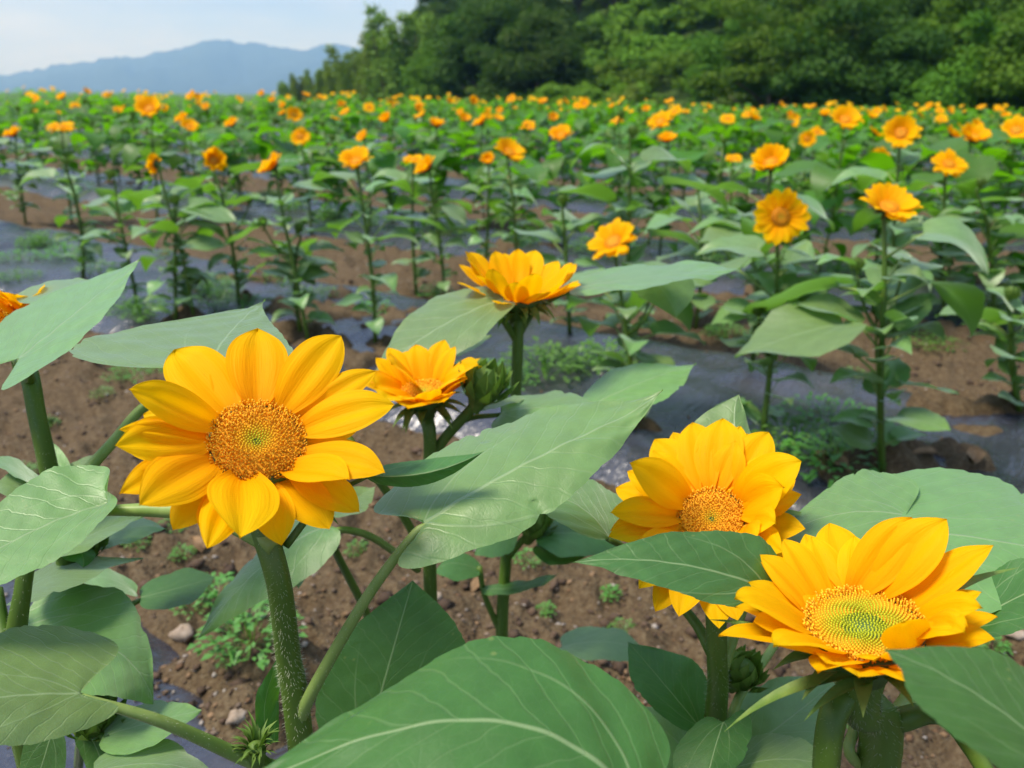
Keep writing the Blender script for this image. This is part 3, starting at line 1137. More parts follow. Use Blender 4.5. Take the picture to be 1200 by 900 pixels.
# rows climbing the hill
words = ['first', 'second', 'third', 'fourth', 'fifth', 'sixth', 'seventh', 'eighth', 'ninth', 'tenth', 'eleventh', 'twelfth', 'thirteenth', 'fourteenth', 'fifteenth', 'sixteenth']
for j, off in enumerate((7, 14, 22, 32, 44)):
    step = (58, 54, 50, 46, 44)[j]
    px = 505 + j * 8
    i = 0
    while px < 1260:
        if not (j < 2 and 650 < px < 850) and not (j == 2 and 740 < px < 850):
            plant_tree(px + R.uniform(-9, 9), forest_dist(px, off) + R.uniform(-1.5, 1.5), R.uniform(1.05, 1.5) * (1.15 if px < 760 else .95),
                       R.choice((0, 2, 4, 0)) if px < 660 else R.choice((0, 0, 2, 1, 4, 3)),
                       'tree crown on the wooded hill, %s from the left in the %s row up' % (words[min(i, 15)], words[j]),
                       group='trees climbing the hillside', dz=-1.0)
        i += 1
        px += step
for px, off, s in ((690, 5, 1.9), (730, 9, 1.9), (770, 12, 2.2), (815, 11, 1.9), (665, 9, 2.0), (715, 15, 2.4), (755, 18, 2.5), (800, 20, 2.5), (840, 19, 2.3), (700, 11, 2.0), (740, 5, 1.6)):
    plant_tree(px, forest_dist(px, off), s, 'shrub0', 'bright leafy bush on the slope above pixel-free grass'.replace(' above pixel-free grass', {690: ' left of the grassy patch', 730: ' just above the shrub mounds', 770: ' above the grassy patch', 815: ' between grass and layered tree', 665: ' under the dark tall trees', 715: ' halfway up, left', 755: ' halfway up, centre', 800: ' high above the grassy patch', 840: ' high up beside the layered tree', 700: ' behind the second shrub mound', 740: ' low beside the pale shrub'}[px]), 'shrub', 'shrub')


# ------------------------------------------------------------------ sunflower builders
def flower_local(seed, Rd=.021, plen=.044, npet=17, elev=28, green=.3, count=160, droop=10, pw=.025):
    """petal vertex sets in head coordinates, +Z is the facing direction"""
    rng = random.Random(seed)
    pets = []
    for ring in range(2):
        n = npet if ring == 0 else npet // 2
        for i in range(n):
            a = 2 * math.pi * (i + .5 * ring + rng.uniform(-.22, .22)) / n
            e = math.radians(elev + rng.uniform(-14, 14) - ring * 10)
            l = plen * rng.uniform(.85, 1.12)
            rd = np.array([math.cos(a), math.sin(a), 0])
            b = rd * Rd * .92 + np.array([0, 0, -.002 - .002 * ring])
            t = b + (rd * math.cos(e) + np.array([0, 0, math.sin(e)])) * l
            nrm = -rd * math.sin(e) + np.array([0, 0, math.cos(e)])
            pets.append((b, t, nrm, pw * rng.uniform(.8, 1.15), rng.uniform(-.05, .10), rng.uniform(-.5, .5)))
    return pets


def calyx_mesh(Rd, stem_r=.006, bracts=14, seed=0, blen=.028):
    """green receptacle with the bract points, joined for the field plants"""
    rng = random.Random(seed)
    V, F = lathe([(stem_r, -.022), (stem_r * 1.3, -.016), (Rd * .75, -.010), (Rd * 1.02, -.003), (Rd * .9, .0005)], 12)
    V = [np.array(v) for v in V]
    for i in range(bracts):
        a = 2 * math.pi * i / bracts + rng.uniform(-.1, .1)
        rd = np.array([math.cos(a), math.sin(a), 0])
        b = rd * Rd * .8 + np.array([0, 0, -.008])
        t = b + rd * blen * rng.uniform(.6, 1.0) + np.array([0, 0, rng.uniform(-.008, .008)])
        s = np.array([-rd[1], rd[0], 0]) * .0045
        k = len(V)
        V += [b - s, b + s, (b + t) / 2 + s * .8, t, (b + t) / 2 - s * .8]
        F.append((k, k + 1, k + 2, k + 3, k + 4))
    return V, F


class HeadProto:
    def __init__(self, seed, **kw):
        Rd = kw.get('Rd', .021)
        g = kw.pop('green', .3)
        self.pets = flower_local(seed, **kw)
        V, F, Cc = disc_florets(Rd, 150, green=g, open_from=.45, dome=.2, seed=seed, fine=False)
        self.disc = mesh_from('disc', [tuple(v) for v in V], F, M_FLORET, colr=np.array([tuple(c) for c in Cc]))
        V, F = lathe([(Rd * .98, -.004), (Rd * .97, Rd * .0), (Rd * .6, Rd * .09), (Rd * .3, Rd * .07), (.001, Rd * .05)], 12)
        n0 = len(self.disc.vertices)
        V3, F3, C3 = disc_florets(Rd, 150, green=g, open_from=.45, dome=.2, seed=seed, fine=False)
        k3 = len(V3)
        allc = [tuple(c) for c in C3] + [(.66, .25, .005)] * len(V)
        self.disc = mesh_from('disc', [tuple(v) for v in V3] + V, F3 + [tuple(i + k3 for i in q) for q in F], M_FLORET, colr=np.array(allc))
        V2, F2 = calyx_mesh(Rd, seed=seed)
        self.calyx = mesh_from('calyx', V2, F2, M_CALYX, smooth=False)
        parts = [petal_geo(b, t, n, w, bow=bw, nu=6, nv=4, twist=tw) for b, t, n, w, bw, tw in self.pets]
        Vp, Fp, Up = merge(parts)
        self.ring = mesh_from('petal_ring', Vp, Fp, M_PETAL, uv=Up)
        self.single = []
        for b, t, n, w, bw, tw in self.pets:
            v, f, u = petal_geo(b, t, n, w, bow=bw, nu=9, nv=6, twist=tw)
            self.single.append(mesh_from('petal', v, f, M_PETAL, uv=u))


HEADS = [HeadProto(101, elev=12), HeadProto(102, elev=30), HeadProto(103, elev=42, plen=.040), HeadProto(104, elev=22, green=.6), HeadProto(105, elev=55, plen=.042), HeadProto(106, elev=5, npet=15)]


def bud_mesh(seed):
    rng = random.Random(seed)
    V, F = lathe([(.004, -.02), (.007, -.012), (.013, -.004), (.013, .006), (.007, .012), (.001, .014)], 10)
    V = [np.array(v) for v in V]
    for ring in range(3):
        for i in range(9):
            a = 2 * math.pi * (i + .5 * ring) / 9
            rd = np.array([math.cos(a), math.sin(a), 0])
            b = rd * .0125 + np.array([0, 0, -.006 + .006 * ring])
            t = b + rd * (.010 - .007 * ring) + np.array([0, 0, .016 + rng.uniform(-.003, .004)])
            s = np.array([-rd[1], rd[0], 0]) * .005
            k = len(V)
            V += [b - s, b + s, (b + t) / 2 + s * .75 + rd * .002, t, (b + t) / 2 - s * .75 + rd * .002]
            F.append((k, k + 1, k + 2, k + 3, k + 4))
    return mesh_from('bud', V, F, M_BRACT, smooth=False)


BUDS = [bud_mesh(1), bud_mesh(2)]


def field_leaf(seed, L=.13, W=.05, petiole=.06, arch=.35, fold=.25, nu=9, nv=7, mat=None, rise=.8):
    """leaf with petiole leaving the origin along +X and rising, blade arching over"""
    rng = random.Random(seed)
    mat = mat or M_LEAFM
    p1 = Vector((petiole * math.cos(rise), 0, petiole * math.sin(rise)))
    V, F, _ = tube([(0, 0, 0), tuple(p1 * .5 + Vector((.004, 0, .004))), tuple(p1)], [.0028, .0022, .0018], 4, 5)
    nf_pet = len(F)
    uvs = [(0.0, .5)] * len(V)
    k = len(V)
    u = np.linspace(0, 1, nu); v = np.linspace(-1, 1, nv)
    U, Vv = np.meshgrid(u, v, indexing='ij')
    w = leaf_w(U, .33) * W
    a0 = rng.uniform(-.05, .35)
    ang = a0 - arch * 2 * U
    # integrate the arc
    du = L / (nu - 1)
    cx = np.concatenate([[0], np.cumsum(np.cos(ang[:-1, 0]) * du)])
    cz = np.concatenate([[0], np.cumsum(np.sin(ang[:-1, 0]) * du)])
    x = p1.x + cx[:, None] - .14 * L * np.abs(Vv) ** 1.3 * (U / .09) * np.exp(1 - U / .09)
    y = Vv * w * (1 + .04 * np.sin(U * 30 + seed))
    z = p1.z + cz[:, None] + fold * np.abs(y) + .10 * W * np.sin(U * 8 + seed + Vv) * np.abs(Vv)
    pt = np.stack([x + 0 * Vv, y, z], -1).reshape(-1, 3)
    Fg = grid_faces(nu, nv)
    f0 = Fg[len(Fg) // 2]
    if np.cross(pt[f0[1]] - pt[f0[0]], pt[f0[2]] - pt[f0[0]])[2] < 0:
        Fg = Fg[:, ::-1]
    F2 = F + [tuple(int(i) + k for i in q) for q in Fg]
    allV = [tuple(q) for q in V] + [tuple(q) for q in pt]
    uvs += [(float(a), float(b)) for a, b in zip((y / L).ravel(), U.ravel())]
    return mesh_from('leaf', allV, F2, [mat, M_PETI], uv=np.array(uvs), mat_idx=[1] * nf_pet + [0] * len(Fg))


LEAVES = [field_leaf(s, L=l, W=w, petiole=p, arch=a, fold=f, rise=ri) for s, l, w, p, a, f, ri in
          [(1, .14, .055, .07, .35, .2, .7), (2, .16, .060, .08, .55, .3, .9), (3, .12, .045, .06, .25, .35, .6), (4, .13, .052, .075, .75, .15, .8),
           (5, .15, .062, .06, .15, .1, .5), (6, .10, .040, .05, .4, .4, 1.0), (7, .15, .055, .09, .95, .2, .9)]]
LEAVES_N = [field_leaf(s + 20, L=l, W=w, petiole=p, arch=a, fold=f, rise=ri, nu=16, nv=11, mat=M_LEAF) for s, l, w, p, a, f, ri in
            [(1, .14, .055, .07, .35, .2, .7), (2, .16, .060, .08, .55, .3, .9), (3, .12, .045, .06, .25, .35, .6), (4, .13, .052, .075, .75, .15, .8),
             (5, .15, .062, .06, .15, .1, .5)]]


def place(o, loc, quat, s=1.0):
    o.rotation_mode = 'QUATERNION'
    o.location = loc
    o.rotation_quaternion = quat
    o.scale = (s, s, s)


def leaf_quat(az, tilt=0.0, roll=0.0):
    return (Matrix.Rotation(az, 4, 'Z') @ Matrix.Rotation(-tilt, 4, 'Y') @ Matrix.Rotation(roll, 4, 'X')).to_quaternion()


def add_head(t, loc, facing, s, proto, separate):
    q = frame_from(Vector(facing)).to_quaternion()
    h = obj('flower_head', proto.calyx, t); place(h, loc, q, s)
    obj('disc', proto.disc, h)
    if separate:
        for m in proto.single:
            obj('petal', m, h)
    else:
        obj('petal_ring', proto.ring, h)
    return h


def field_plant(base, head, label, group, seed, kind='flower', facing=None, hsize=1.0, nleaf=10, near=False, separate=False, lowest=.18, side=0, leafscale=1.0, petal_ring=True, proto=None, clear=False):
    """one sunflower: base and head are world points"""
    rng = random.Random(seed)
    t = thing('sunflower', label, 'sunflower', base, group)
    hv = Vector(head) - Vector(base)
    H = hv.z
    bend = Vector((rng.uniform(-.02, .02), rng.uniform(-.02, .02), 0))
    fdir = Vector(facing) if facing else Vector((rng.uniform(-.6, .6), -rng.uniform(.1, .9), rng.uniform(.4, 1.2)))
    fdir.normalize()
    neck = hv - fdir * .02 * hsize
    pts = [Vector((0, 0, -.01)), hv * .35 + bend, hv * .75 + bend * .6, neck - Vector((0, 0, .02)), neck]
    rs = rng.uniform(.8, 1.1) * (.0062 if not near else .0078)
    stem_obj('stem', t, pts, [rs * 1.15, rs, rs * .75, rs * .62, rs * .6], Vector((0, 0, 0)), 12 if near else 8, 8 if near else 6)
    C0 = catmull(pts, 120)
    C = []
    for i in range(40):
        zt = C0[0].z + (C0[-1].z - C0[0].z) * i / 39
        C.append(min(C0, key=lambda q: abs(q.z - zt)))
    pool = LEAVES_N if near else LEAVES
    az = rng.uniform(0, 6.28)
    for i in range(nleaf):
        f = lowest + (.88 - lowest) * (i + rng.uniform(0, .6)) / nleaf
        az += 2.4 + rng.uniform(-.4, .4)
        if clear and f > .45 and math.sin(az) < -.35:
            az += math.pi * .75
        c = C[min(39, int(f * 39))]
        s = leafscale * (.55 + .6 * math.sin(math.pi * min(1, f * 1.05)) ** .7) * rng.uniform(.8, 1.12) * (1.15 if f > .6 else .9 if f > .42 else .62)
        tl, rl = rng.uniform(-.45, .2) if f > .55 else rng.uniform(-.35, .3), rng.uniform(-.3, .3)
        bad = True
        for _ in range(5):
            q = leaf_quat(az, tl, rl)
            bad = hides(Vector(base), c, q, s)
            if not bad:
                break
            az += 1.25
        if bad:
            continue
        o = obj('leaf', pool[rng.randrange(len(pool))], t)
        place(o, c, q, s)
    for i in range(int(nleaf * 1.5)):
        f = rng.uniform(.05, .84)
        c = C[min(39, int(f * 39))]
        q, s = leaf_quat(rng.uniform(0, 6.28), rng.uniform(.1, .7), rng.uniform(-.4, .4)), leafscale * rng.uniform(.30, .62)
        if hides(Vector(base), c, q, s):
            continue
        o = obj('leaf', pool[rng.randrange(len(pool))], t)
        place(o, c, q, s)
    if kind == 'flower':
        add_head(t, hv, fdir, hsize, proto or HEADS[rng.randrange(len(HEADS))], separate)
    else:
        b = obj('flower_bud', BUDS[rng.randrange(2)], t)
        place(b, hv, frame_from(Vector((rng.uniform(-.4, .4), rng.uniform(-.4, .4), 1))).to_quaternion(), hsize * 1.1)
    for k in range(side):
        f = rng.uniform(.38, .62)
        c = C[int(f * 39)]
        a = rng.uniform(0, 6.28)
        e = c + Vector((math.cos(a) * .09, math.sin(a) * .09, .13))
        stem_obj('branch', t, [c, c + Vector((math.cos(a) * .05, math.sin(a) * .05, .05)), e], [.0045, .0035, .003], Vector((0, 0, 0)), 7, 6)
        b = obj('flower_bud', BUDS[rng.randrange(2)], t)
        place(b, e + Vector((0, 0, .012)), frame_from(Vector((math.cos(a) * .3, math.sin(a) * .3, 1))).to_quaternion(), .9)
        for j in range(2):
            o = obj('leaf', pool[rng.randrange(len(pool))], t)
            place(o, e - Vector((0, 0, .02)), leaf_quat(a + (1.2 if j else -1.2), .2), .5)
    return t


HEADPX = []
CMI = CM.inverted()


def to_px(p):
    q = CMI @ p
    return (600 + q.x / -q.z * FPX, 450 - q.y / -q.z * FPX, -q.z)


def hides(base, c, q, s):
    for f in (.05, .10, .15, .20):
        for w in (-.035, .035):
            x, y, d = to_px(base + c + q @ (Vector((f, w, .05)) * s))
            for hx, hy, hw, hd in HEADPX:
                if d < hd + .05 and abs(x - hx) < hw * .62 and abs(y - hy) < hw * .55:
                    return True
    return False


def ground_point(px, py):
    rr = ray(px, py)
    o = Vector((0, 0, CAMZ))
    t = max(.2, (CAMZ - .22) / -rr.z) if rr.z < -.05 else 8.0
    step = .006 * max(1, t)
    while t < 60:
        p = o + rr * t
        if p.z < gz(p.x, p.y):
            return p
        t += step
    return p

# ------------------------------------------------------------------ middle distance: plants told apart one by one
taken = []


def mid_plant(hx, hy, w, bx, by, label, facing=None, kind='flower', nleaf=11, near=True, sep=True, side=0, seed=None, lowest=.15, proto=None, ls=1.0, group=None):
    nleaf, ls, lowest = nleaf + 1, ls * 1.06, min(lowest, .12)
    b = ground_point(bx, by)
    rr = ray(hx, hy)
    t = b.y / rr.y
    h = Vector((0, 0, CAMZ)) + rr * t
    size = w * t / FPX / .118
    taken.append((b.x, b.y))
    return field_plant(b, h, label, group, seed or int(hx * 31 + hy), kind, facing, size if kind == 'flower' else 1.0, nleaf, near, sep, lowest, side, ls, proto=proto, clear=True)


H0, H1, H2, H3, H4, H5 = HEADS
for hx, hy, hw, bx, by in [(1042, 242, 66, 1035, 553), (915, 254, 64, 893, 515), (718, 283, 58, 745, 498), (417, 188, 42, 440, 402), (500, 196, 34, 522, 350), (319, 195, 40, 362, 402), (250, 188, 34, 280, 355), (182, 192, 26, 227, 370), (597, 178, 38, 610, 352), (484, 186, 25, 488, 345), (903, 190, 50, 882, 425), (1056, 156, 42, 1045, 395), (1112, 192, 40, 1108, 372), (572, 188, 22, 566, 330), (15, 157, 24, 30, 262), (71, 148, 32, 84, 260), (175, 127, 34, 184, 262), (222, 148, 22, 240, 262), (352, 160, 22, 365, 275), (425, 160, 18, 432, 272), (946, 163, 20, 940, 300), (1031, 184, 24, 1028, 310), (860, 185, 20, 855, 305)]:
    _b = ground_point(bx, by)
    HEADPX.append((hx, hy, hw, _b.y / ray(hx, hy).y))
mid_plant(1042, 242, 66, 1035, 553, 'thick stemmed sunflower in the middle strip, wide head right of the round faced one', (0, -.6, 1), side=3, nleaf=15, lowest=.12, proto=H1, ls=1.2)
mid_plant(915, 254, 64, 893, 515, 'sunflower facing the camera squarely in the middle strip, left of the thick stemmed plant', (.05, -1, .25), side=2, nleaf=14, lowest=.08, proto=H0, ls=1.15)
mid_plant(718, 283, 58, 745, 498, 'sunflower turned left in the middle strip, right of the tall profile flower', (-.5, -.5, .8), side=2, nleaf=12, lowest=.12, proto=H3, ls=1.1)
mid_plant(417, 188, 42, 440, 402, 'slim sunflower with a level cup shaped head, stem reaching the wrinkled plastic', (-.2, -.5, 1), nleaf=10, proto=H1, ls=.95)
mid_plant(500, 196, 34, 522, 350, 'sunflower leaning left with a small side facing head above bare soil', (-.6, -.3, .7), nleaf=9, proto=H2, ls=.95)
mid_plant(319, 195, 40, 362, 402, 'sunflower with head tipped up to the left behind the large front flower', (-.7, -.3, .9), nleaf=11, side=1, proto=H2)
mid_plant(250, 188, 34, 280, 355, 'sunflower with a round head turned right, fourth stem along the left plastic', (.5, -.8, .3), nleaf=12, side=1, proto=H4)
mid_plant(182, 192, 26, 227, 370, 'sunflower seen from behind its head facing away left', (-.9, .2, .15), nleaf=11, proto=H1)
mid_plant(129, 205, 20, 162, 360, 'sunflower still in bud on the left plastic strip', None, 'bud', nleaf=11)
mid_plant(78, 190, 20, 97, 326, 'leafy budless sunflower near the left edge of the middle strip', None, 'bud', nleaf=12)
mid_plant(205, 235, 20, 206, 374, 'short budding sunflower between two taller stems on the left plastic', None, 'bud', nleaf=9)
mid_plant(350, 268, 20, 352, 385, 'short budding sunflower with a broad pale top leaf on the left plastic', None, 'bud', nleaf=7)
mid_plant(597, 178, 38, 610, 352, 'sunflower with bright right facing head above the tall profile flower', (.4, -.6, .9), nleaf=10, proto=H1, side=1)
mid_plant(484, 186, 25, 488, 345, 'small level headed sunflower just left of the leaning one', (0, -.3, 1), nleaf=8, proto=H5)
mid_plant(742, 155, 20, 738, 400, 'tall flowerless sunflower with a large upright top leaf', None, 'bud', nleaf=13, ls=1.2)
mid_plant(903, 190, 50, 882, 425, 'pair headed sunflower above the camera facing one, petals spread flat', (-.4, -.5, .8), nleaf=12, proto=H2, ls=1.1)
mid_plant(1056, 156, 42, 1045, 395, 'tallest sunflower on the right, dark centre facing left', (-.45, -.8, .45), nleaf=11, proto=H1, ls=1.1)
mid_plant(1112, 192, 40, 1108, 372, 'sunflower with broad pale leaf under its level head near the right edge', (0, -.7, .8), nleaf=11, proto=H0, ls=1.2)
mid_plant(1185, 345, 20, 1196, 480, 'short budding sunflower cut by the right edge', None, 'bud', nleaf=10)
mid_plant(1150, 215, 20, 1165, 385, 'leafy flowerless sunflower with wide pale leaves at the right edge', None, 'bud', nleaf=13, ls=1.2)
mid_plant(820, 215, 20, 815, 385, 'flowerless sunflower with one long drooping pale leaf', None, 'bud', nleaf=12, ls=1.2)
mid_plant(660, 235, 20, 668, 390, 'low leafy sunflower without bloom behind the profile flower', None, 'bud', nleaf=10)
mid_plant(572, 188, 22, 566, 330, 'small orange headed sunflower touching the bright one above the profile flower', (-.2, -.6, .8), nleaf=8, proto=H4)
mid_plant(15, 157, 24, 30, 262, 'sunflower with level head at the left edge, beyond the plastic', (-.3, -.4, 1), nleaf=11, proto=H2)
mid_plant(71, 148, 32, 84, 260, 'sunflower with a wide flat head near the left edge', (.1, -.25, 1), nleaf=11, proto=H5)
mid_plant(175, 127, 34, 184, 262, 'tall sunflower with the highest head on the left', (0, -.7, .8), nleaf=11, proto=H1)
mid_plant(222, 148, 22, 240, 262, 'small sunflower right of the tallest left one', (.3, -.6, .9), nleaf=10, proto=H1)
mid_plant(352, 160, 22, 365, 275, 'single small sunflower facing the camera left of centre', (0, -1, .5), nleaf=9, proto=H0)
mid_plant(425, 160, 18, 432, 272, 'small sunflower tipped to the left behind the cup shaped head', (-.6, -.5, .7), nleaf=9, proto=H1)
mid_plant(946, 163, 20, 940, 300, 'small round sunflower left of the tallest right one', (0, -1, .4), nleaf=10, proto=H0)
mid_plant(1031, 184, 24, 1028, 310, 'small round sunflower facing the camera between the larger right heads', (0, -1, .4), nleaf=10, proto=H0)
mid_plant(860, 185, 20, 855, 305, 'small level sunflower left of the pair headed one', (0, -.4, 1), nleaf=10, proto=H5)

# the rest of the rows
ordn = {1: 'second', 2: 'third', 3: 'fourth', 4: 'fifth', 5: 'sixth', 6: 'seventh', 7: 'eighth', 8: 'ninth', 9: 'tenth', 10: 'eleventh', 11: 'twelfth', 12: 'thirteenth'}
cand = []
rr_ = random.Random(21)
for k in range(1, 13):
    n, s0, s1 = strip_range(k)
    s = s0
    while s < s1:
        s += rr_.uniform(.15, .29)
        nn = n + rr_.choice((-.14, .12)) + rr_.uniform(-.06, .06)
        x, y = nn * NX + s * NY, nn * NY - s * NX
        rl = rr_.random()
        if y < .8 or abs(x) > y * .80 + 1.0 or edge_off(x, y) > -1 or math.hypot(x, y) > 24:
            continue
        if k == 1 and y < 6.5 and x > -3.2:
            continue                                # this stretch is filled one by one above
        if any((x - a) ** 2 + (y - b) ** 2 < .16 ** 2 for a, b in taken):
            continue
        cand.append((math.hypot(x, y), x, y, k, rl))
cand.sort()
near_c, far_c = cand[:265], cand[265:]
for d, x, y, k, rl in near_c:
    z = gz(x, y)
    hgt = rr_.uniform(.54, .74)
    kind = 'flower' if rl < (.64 if k > 2 else .44) else 'bud'
    if kind == 'flower' and d < 3.6 and rl > .2:
        kind = 'bud'
    if kind == 'bud':
        hgt *= rr_.uniform(.75, 1.0)
    row = ordn.get(k, 'a far')
    part = 'left third' if x < -y * .22 else 'right third' if x > y * .22 else 'middle third'
    lab = ('yellow sunflower in bloom, %s strip from the front, %s of photo' if kind == 'flower' else 'green sunflower not yet in bloom, %s strip from the front, %s of photo') % (row, part)
    field_plant(Vector((x, y, z)), Vector((x + rr_.uniform(-.04, .04), y + rr_.uniform(-.04, .04), z + hgt)), lab,
                ('blooming plants in the %s strip, %s' if kind == 'flower' else 'unopened plants in the %s strip, %s') % (row, part),
                int(d * 9973), kind, None, rr_.uniform(.95, 1.25), 12 if d < 9 else 9, d < 3.6, d < 4.2, .08, 1 if rr_.random() < .3 else 0, 1.42)


def far_field():
    rng = np.random.default_rng(12)
    protoV, protoF, protoM = [], [], []

    def quadleaf(az, z, L, W, pet, rise):
        ca, sa = math.cos(az), math.sin(az)
        prof = [(pet * .9, 0, z + pet * rise), (pet + L * .35, W, z + pet * rise + L * .08), (pet + L, 0, z + pet * rise - L * .25), (pet + L * .35, -W, z + pet * rise + L * .08)]
        v = [(x * ca - y * sa, x * sa + y * ca, zz) for x, y, zz in prof]
        return v, [(0, 1, 2), (0, 2, 3)]
    r2 = random.Random(5)
    protos = []
    for variant in range(6):
        V, F, Mi = [], [], []
        H = .62
        for s in range(3):
            a = s * 2.094
            V += [(.006 * math.cos(a), .006 * math.sin(a), 0), (.004 * math.cos(a), .004 * math.sin(a), H)]
        for s in range(3):
            s2 = (s + 1) % 3
            F += [(2 * s, 2 * s2, 2 * s2 + 1), (2 * s, 2 * s2 + 1, 2 * s + 1)]; Mi += [1, 1]
        az = r2.random() * 6
        for i in range(22):
            f = .15 + .78 * i / 22
            az += 2.4 + r2.uniform(-.4, .4)
            v, fc = quadleaf(az, f * H, .155 * r2.uniform(.7, 1.2), .065 * r2.uniform(.8, 1.2), .06, r2.uniform(.2, 1.0))
            k = len(V); V += v; F += [tuple(q + k for q in t) for t in fc]; Mi += [0] * len(fc)
        if variant < 4:
            c = Vector((0, 0, H)); n = Vector((r2.uniform(-.4, .4), -r2.uniform(.2, .9), .8)).normalized()
            Mx = frame_from(n).to_3x3()
            k = len(V)
            V.append(tuple(c))
            for i in range(12):
                a = i * math.pi / 6
                rr = .058 if i % 2 == 0 else .043
                V.append(tuple(c + Mx @ Vector((rr * math.cos(a), rr * math.sin(a), .018))))
            for i in range(12):
                F.append((k, k + 1 + i, k + 1 + (i + 1) % 12)); Mi.append(2)
            k = len(V)
            V.append(tuple(c + Mx @ Vector((0, 0, .016))))
            for i in range(6):
                a = i * math.pi / 3
                V.append(tuple(c + Mx @ Vector((.021 * math.cos(a), .021 * math.sin(a), .010))))
            for i in range(6):
                F.append((k, k + 1 + i, k + 1 + (i + 1) % 6)); Mi.append(3)
        protos.append((np.array(V), np.array(F), np.array(Mi)))
    Vs, Fs, Ms = [], [], []
    k = 0
    for d, x, y, kk, rl in far_c:
        v = protos[int(rng.integers(0, 4)) if rl < .42 else int(rng.integers(4, 6))]
        a = rng.uniform(-.9, .9)
        s = rng.uniform(.68, 1.15)
        z = float(bed(np.array([0.]))[0]) * max(0, min(1, 1.3 - d / 45)) - .01 + float(terrain(np.array([x]), np.array([y]))[0])
        ca, sa = math.cos(a), math.sin(a)
        q = v[0] * s
        Vs.append(np.stack([q[:, 0] * ca - q[:, 1] * sa + x, q[:, 0] * sa + q[:, 1] * ca + y, q[:, 2] + z], 1))
        Fs.append(v[1] + k); Ms.append(v[2]); k += len(q)
    V = np.concatenate(Vs); F = np.concatenate(Fs); Mi = np.concatenate(Ms)
    me = mesh_from('sunflower_field', V, F, [M_LEAFM, M_STEM, M_PETAL, M_DISC], uv=np.tile(np.array([[.2, .7]]), (len(V), 1)), mat_idx=Mi, smooth=False)
    o = obj('sunflower_field', me, kind='stuff')
    o['label'] = 'far rows of blooming sunflowers merging towards the wood'


far_field()


# ------------------------------------------------------------------ weeds
def weed_mesh(seed, n=90, spread=.07, h=.05, leaf=.015):
    rng = random.Random(seed)
    V, F = [], []
    for i in range(n):
        a = rng.uniform(0, 6.28); r = spread * math.sqrt(rng.random())
        z = h * (1 - (r / spread) ** 2 * .7) * rng.uniform(.3, 1.0)
        c = Vector((r * math.cos(a), r * math.sin(a), z))
        d = Vector((math.cos(a + rng.uniform(-.9, .9)), math.sin(a + rng.uniform(-.9, .9)), rng.uniform(-.2, .7))).normalized()
        s = d.cross(Vector((0, 0, 1))).normalized()
        l = leaf * rng.uniform(.7, 1.4)
        k = len(V)
        up = s.cross(d)
        V += [c, c + d * l * .5 + s * l * .34 + up * l * .08, c + d * l * 1.1 - up * l * .2, c + d * l * .5 - s * l * .34 + up * l * .08, c + d * l * .5]
        F += [(k, k + 1, k + 4), (k + 1, k + 2, k + 4), (k + 2, k + 3, k + 4), (k + 3, k, k + 4)]
        if i % 3 == 0:
            k = len(V)
            b = Vector((c.x * .25, c.y * .25, -.01))
            sd = Vector((-math.sin(a), math.cos(a), 0)) * .0012
            V += [b - sd, b + sd, c + sd, c - sd]
            F.append((k, k + 1, k + 2, k + 3))
    return mesh_from('weed', [tuple(v) for v in V], F, M_WEED, uv=np.tile(np.array([[.2, .6]]), (len(V), 1)))


WEEDS = [weed_mesh(1), weed_mesh(2, 190, .10, .07, .018), weed_mesh(3, 60, .05, .07, .018), weed_mesh(4, 190, .12, .035, .013)]


def weed(px, py, s, k, label, group=None):
    p = ground_point(px, py)
    o = obj('weed', WEEDS[k], None, (p.x, p.y, gz(p.x, p.y)))
    o.scale = (s, s, s)
    o.rotation_euler = (0, 0, R.uniform(0, 6))
    o['label'] = label; o['category'] = 'weed'
    if group:
        o['group'] = group


weed(293, 748, .75, 1, 'bright green leafy weed on gravel left of the hairy main stem')
weed(253, 700, .7, 2, 'small upright weed behind the bright leafy one')
weed(228, 715, .5, 0, 'tiny weed sprouting left of the upright one')
weed(930, 525, 1.1, 1, 'dark green weed clump on the plastic behind the upper right flower')
weed(640, 435, 1.4, 1, 'weed clump at the far side of the plastic behind the profile stem')
weed(1130, 775, .45, 1, 'small weed on soil between right flower and right edge')
weed(1165, 765, .4, 2, 'second small weed by the pale grey stone')
weed(300, 462, .7, 0, 'weed seedling on the bare soil left behind the front flower')
weed(158, 440, .8, 3, 'flat weed seedlings on the soil mound at left')
weed(120, 465, .5, 0, 'tiny weed seedling below the soil mound at left')
weed(640, 600, .5, 2, 'small weed on soil in shade of the centre leaf')
weed(520, 590, .6, 0, 'small weed beside the second flower stem')
weed(715, 700, .4, 2, 'sparse grassy weed on soil left of the right flowers')
weed(1000, 442, .6, 0, 'weed seedling in the far furrow by the thick stem')
weed(205, 620, .5, 0, 'weed seedling on soil beneath the front flower left side')
for i, (px, py, sz_, k_) in enumerate([(35, 560, .5, 2), (110, 590, .5, 0), (60, 500, .45, 2), (190, 560, .4, 0), (160, 640, .5, 2), (215, 655, .45, 2), (330, 560, .4, 0), (420, 650, .45, 2), (470, 720, .5, 0),
                                       (560, 600, .4, 2), (620, 660, .45, 0), (690, 640, .4, 2), (660, 560, .5, 3), (560, 560, .45, 0), (250, 520, .5, 3), (40, 620, .5, 0), (270, 780, .35, 2), (640, 720, .35, 2), (730, 740, .35, 0), (1120, 830, .35, 2), (980, 860, .3, 0)]):
    weed(px, py, sz_, k_, 'tiny weed seedling on the bare soil of the near furrow', 'weed seedlings in the near furrow')
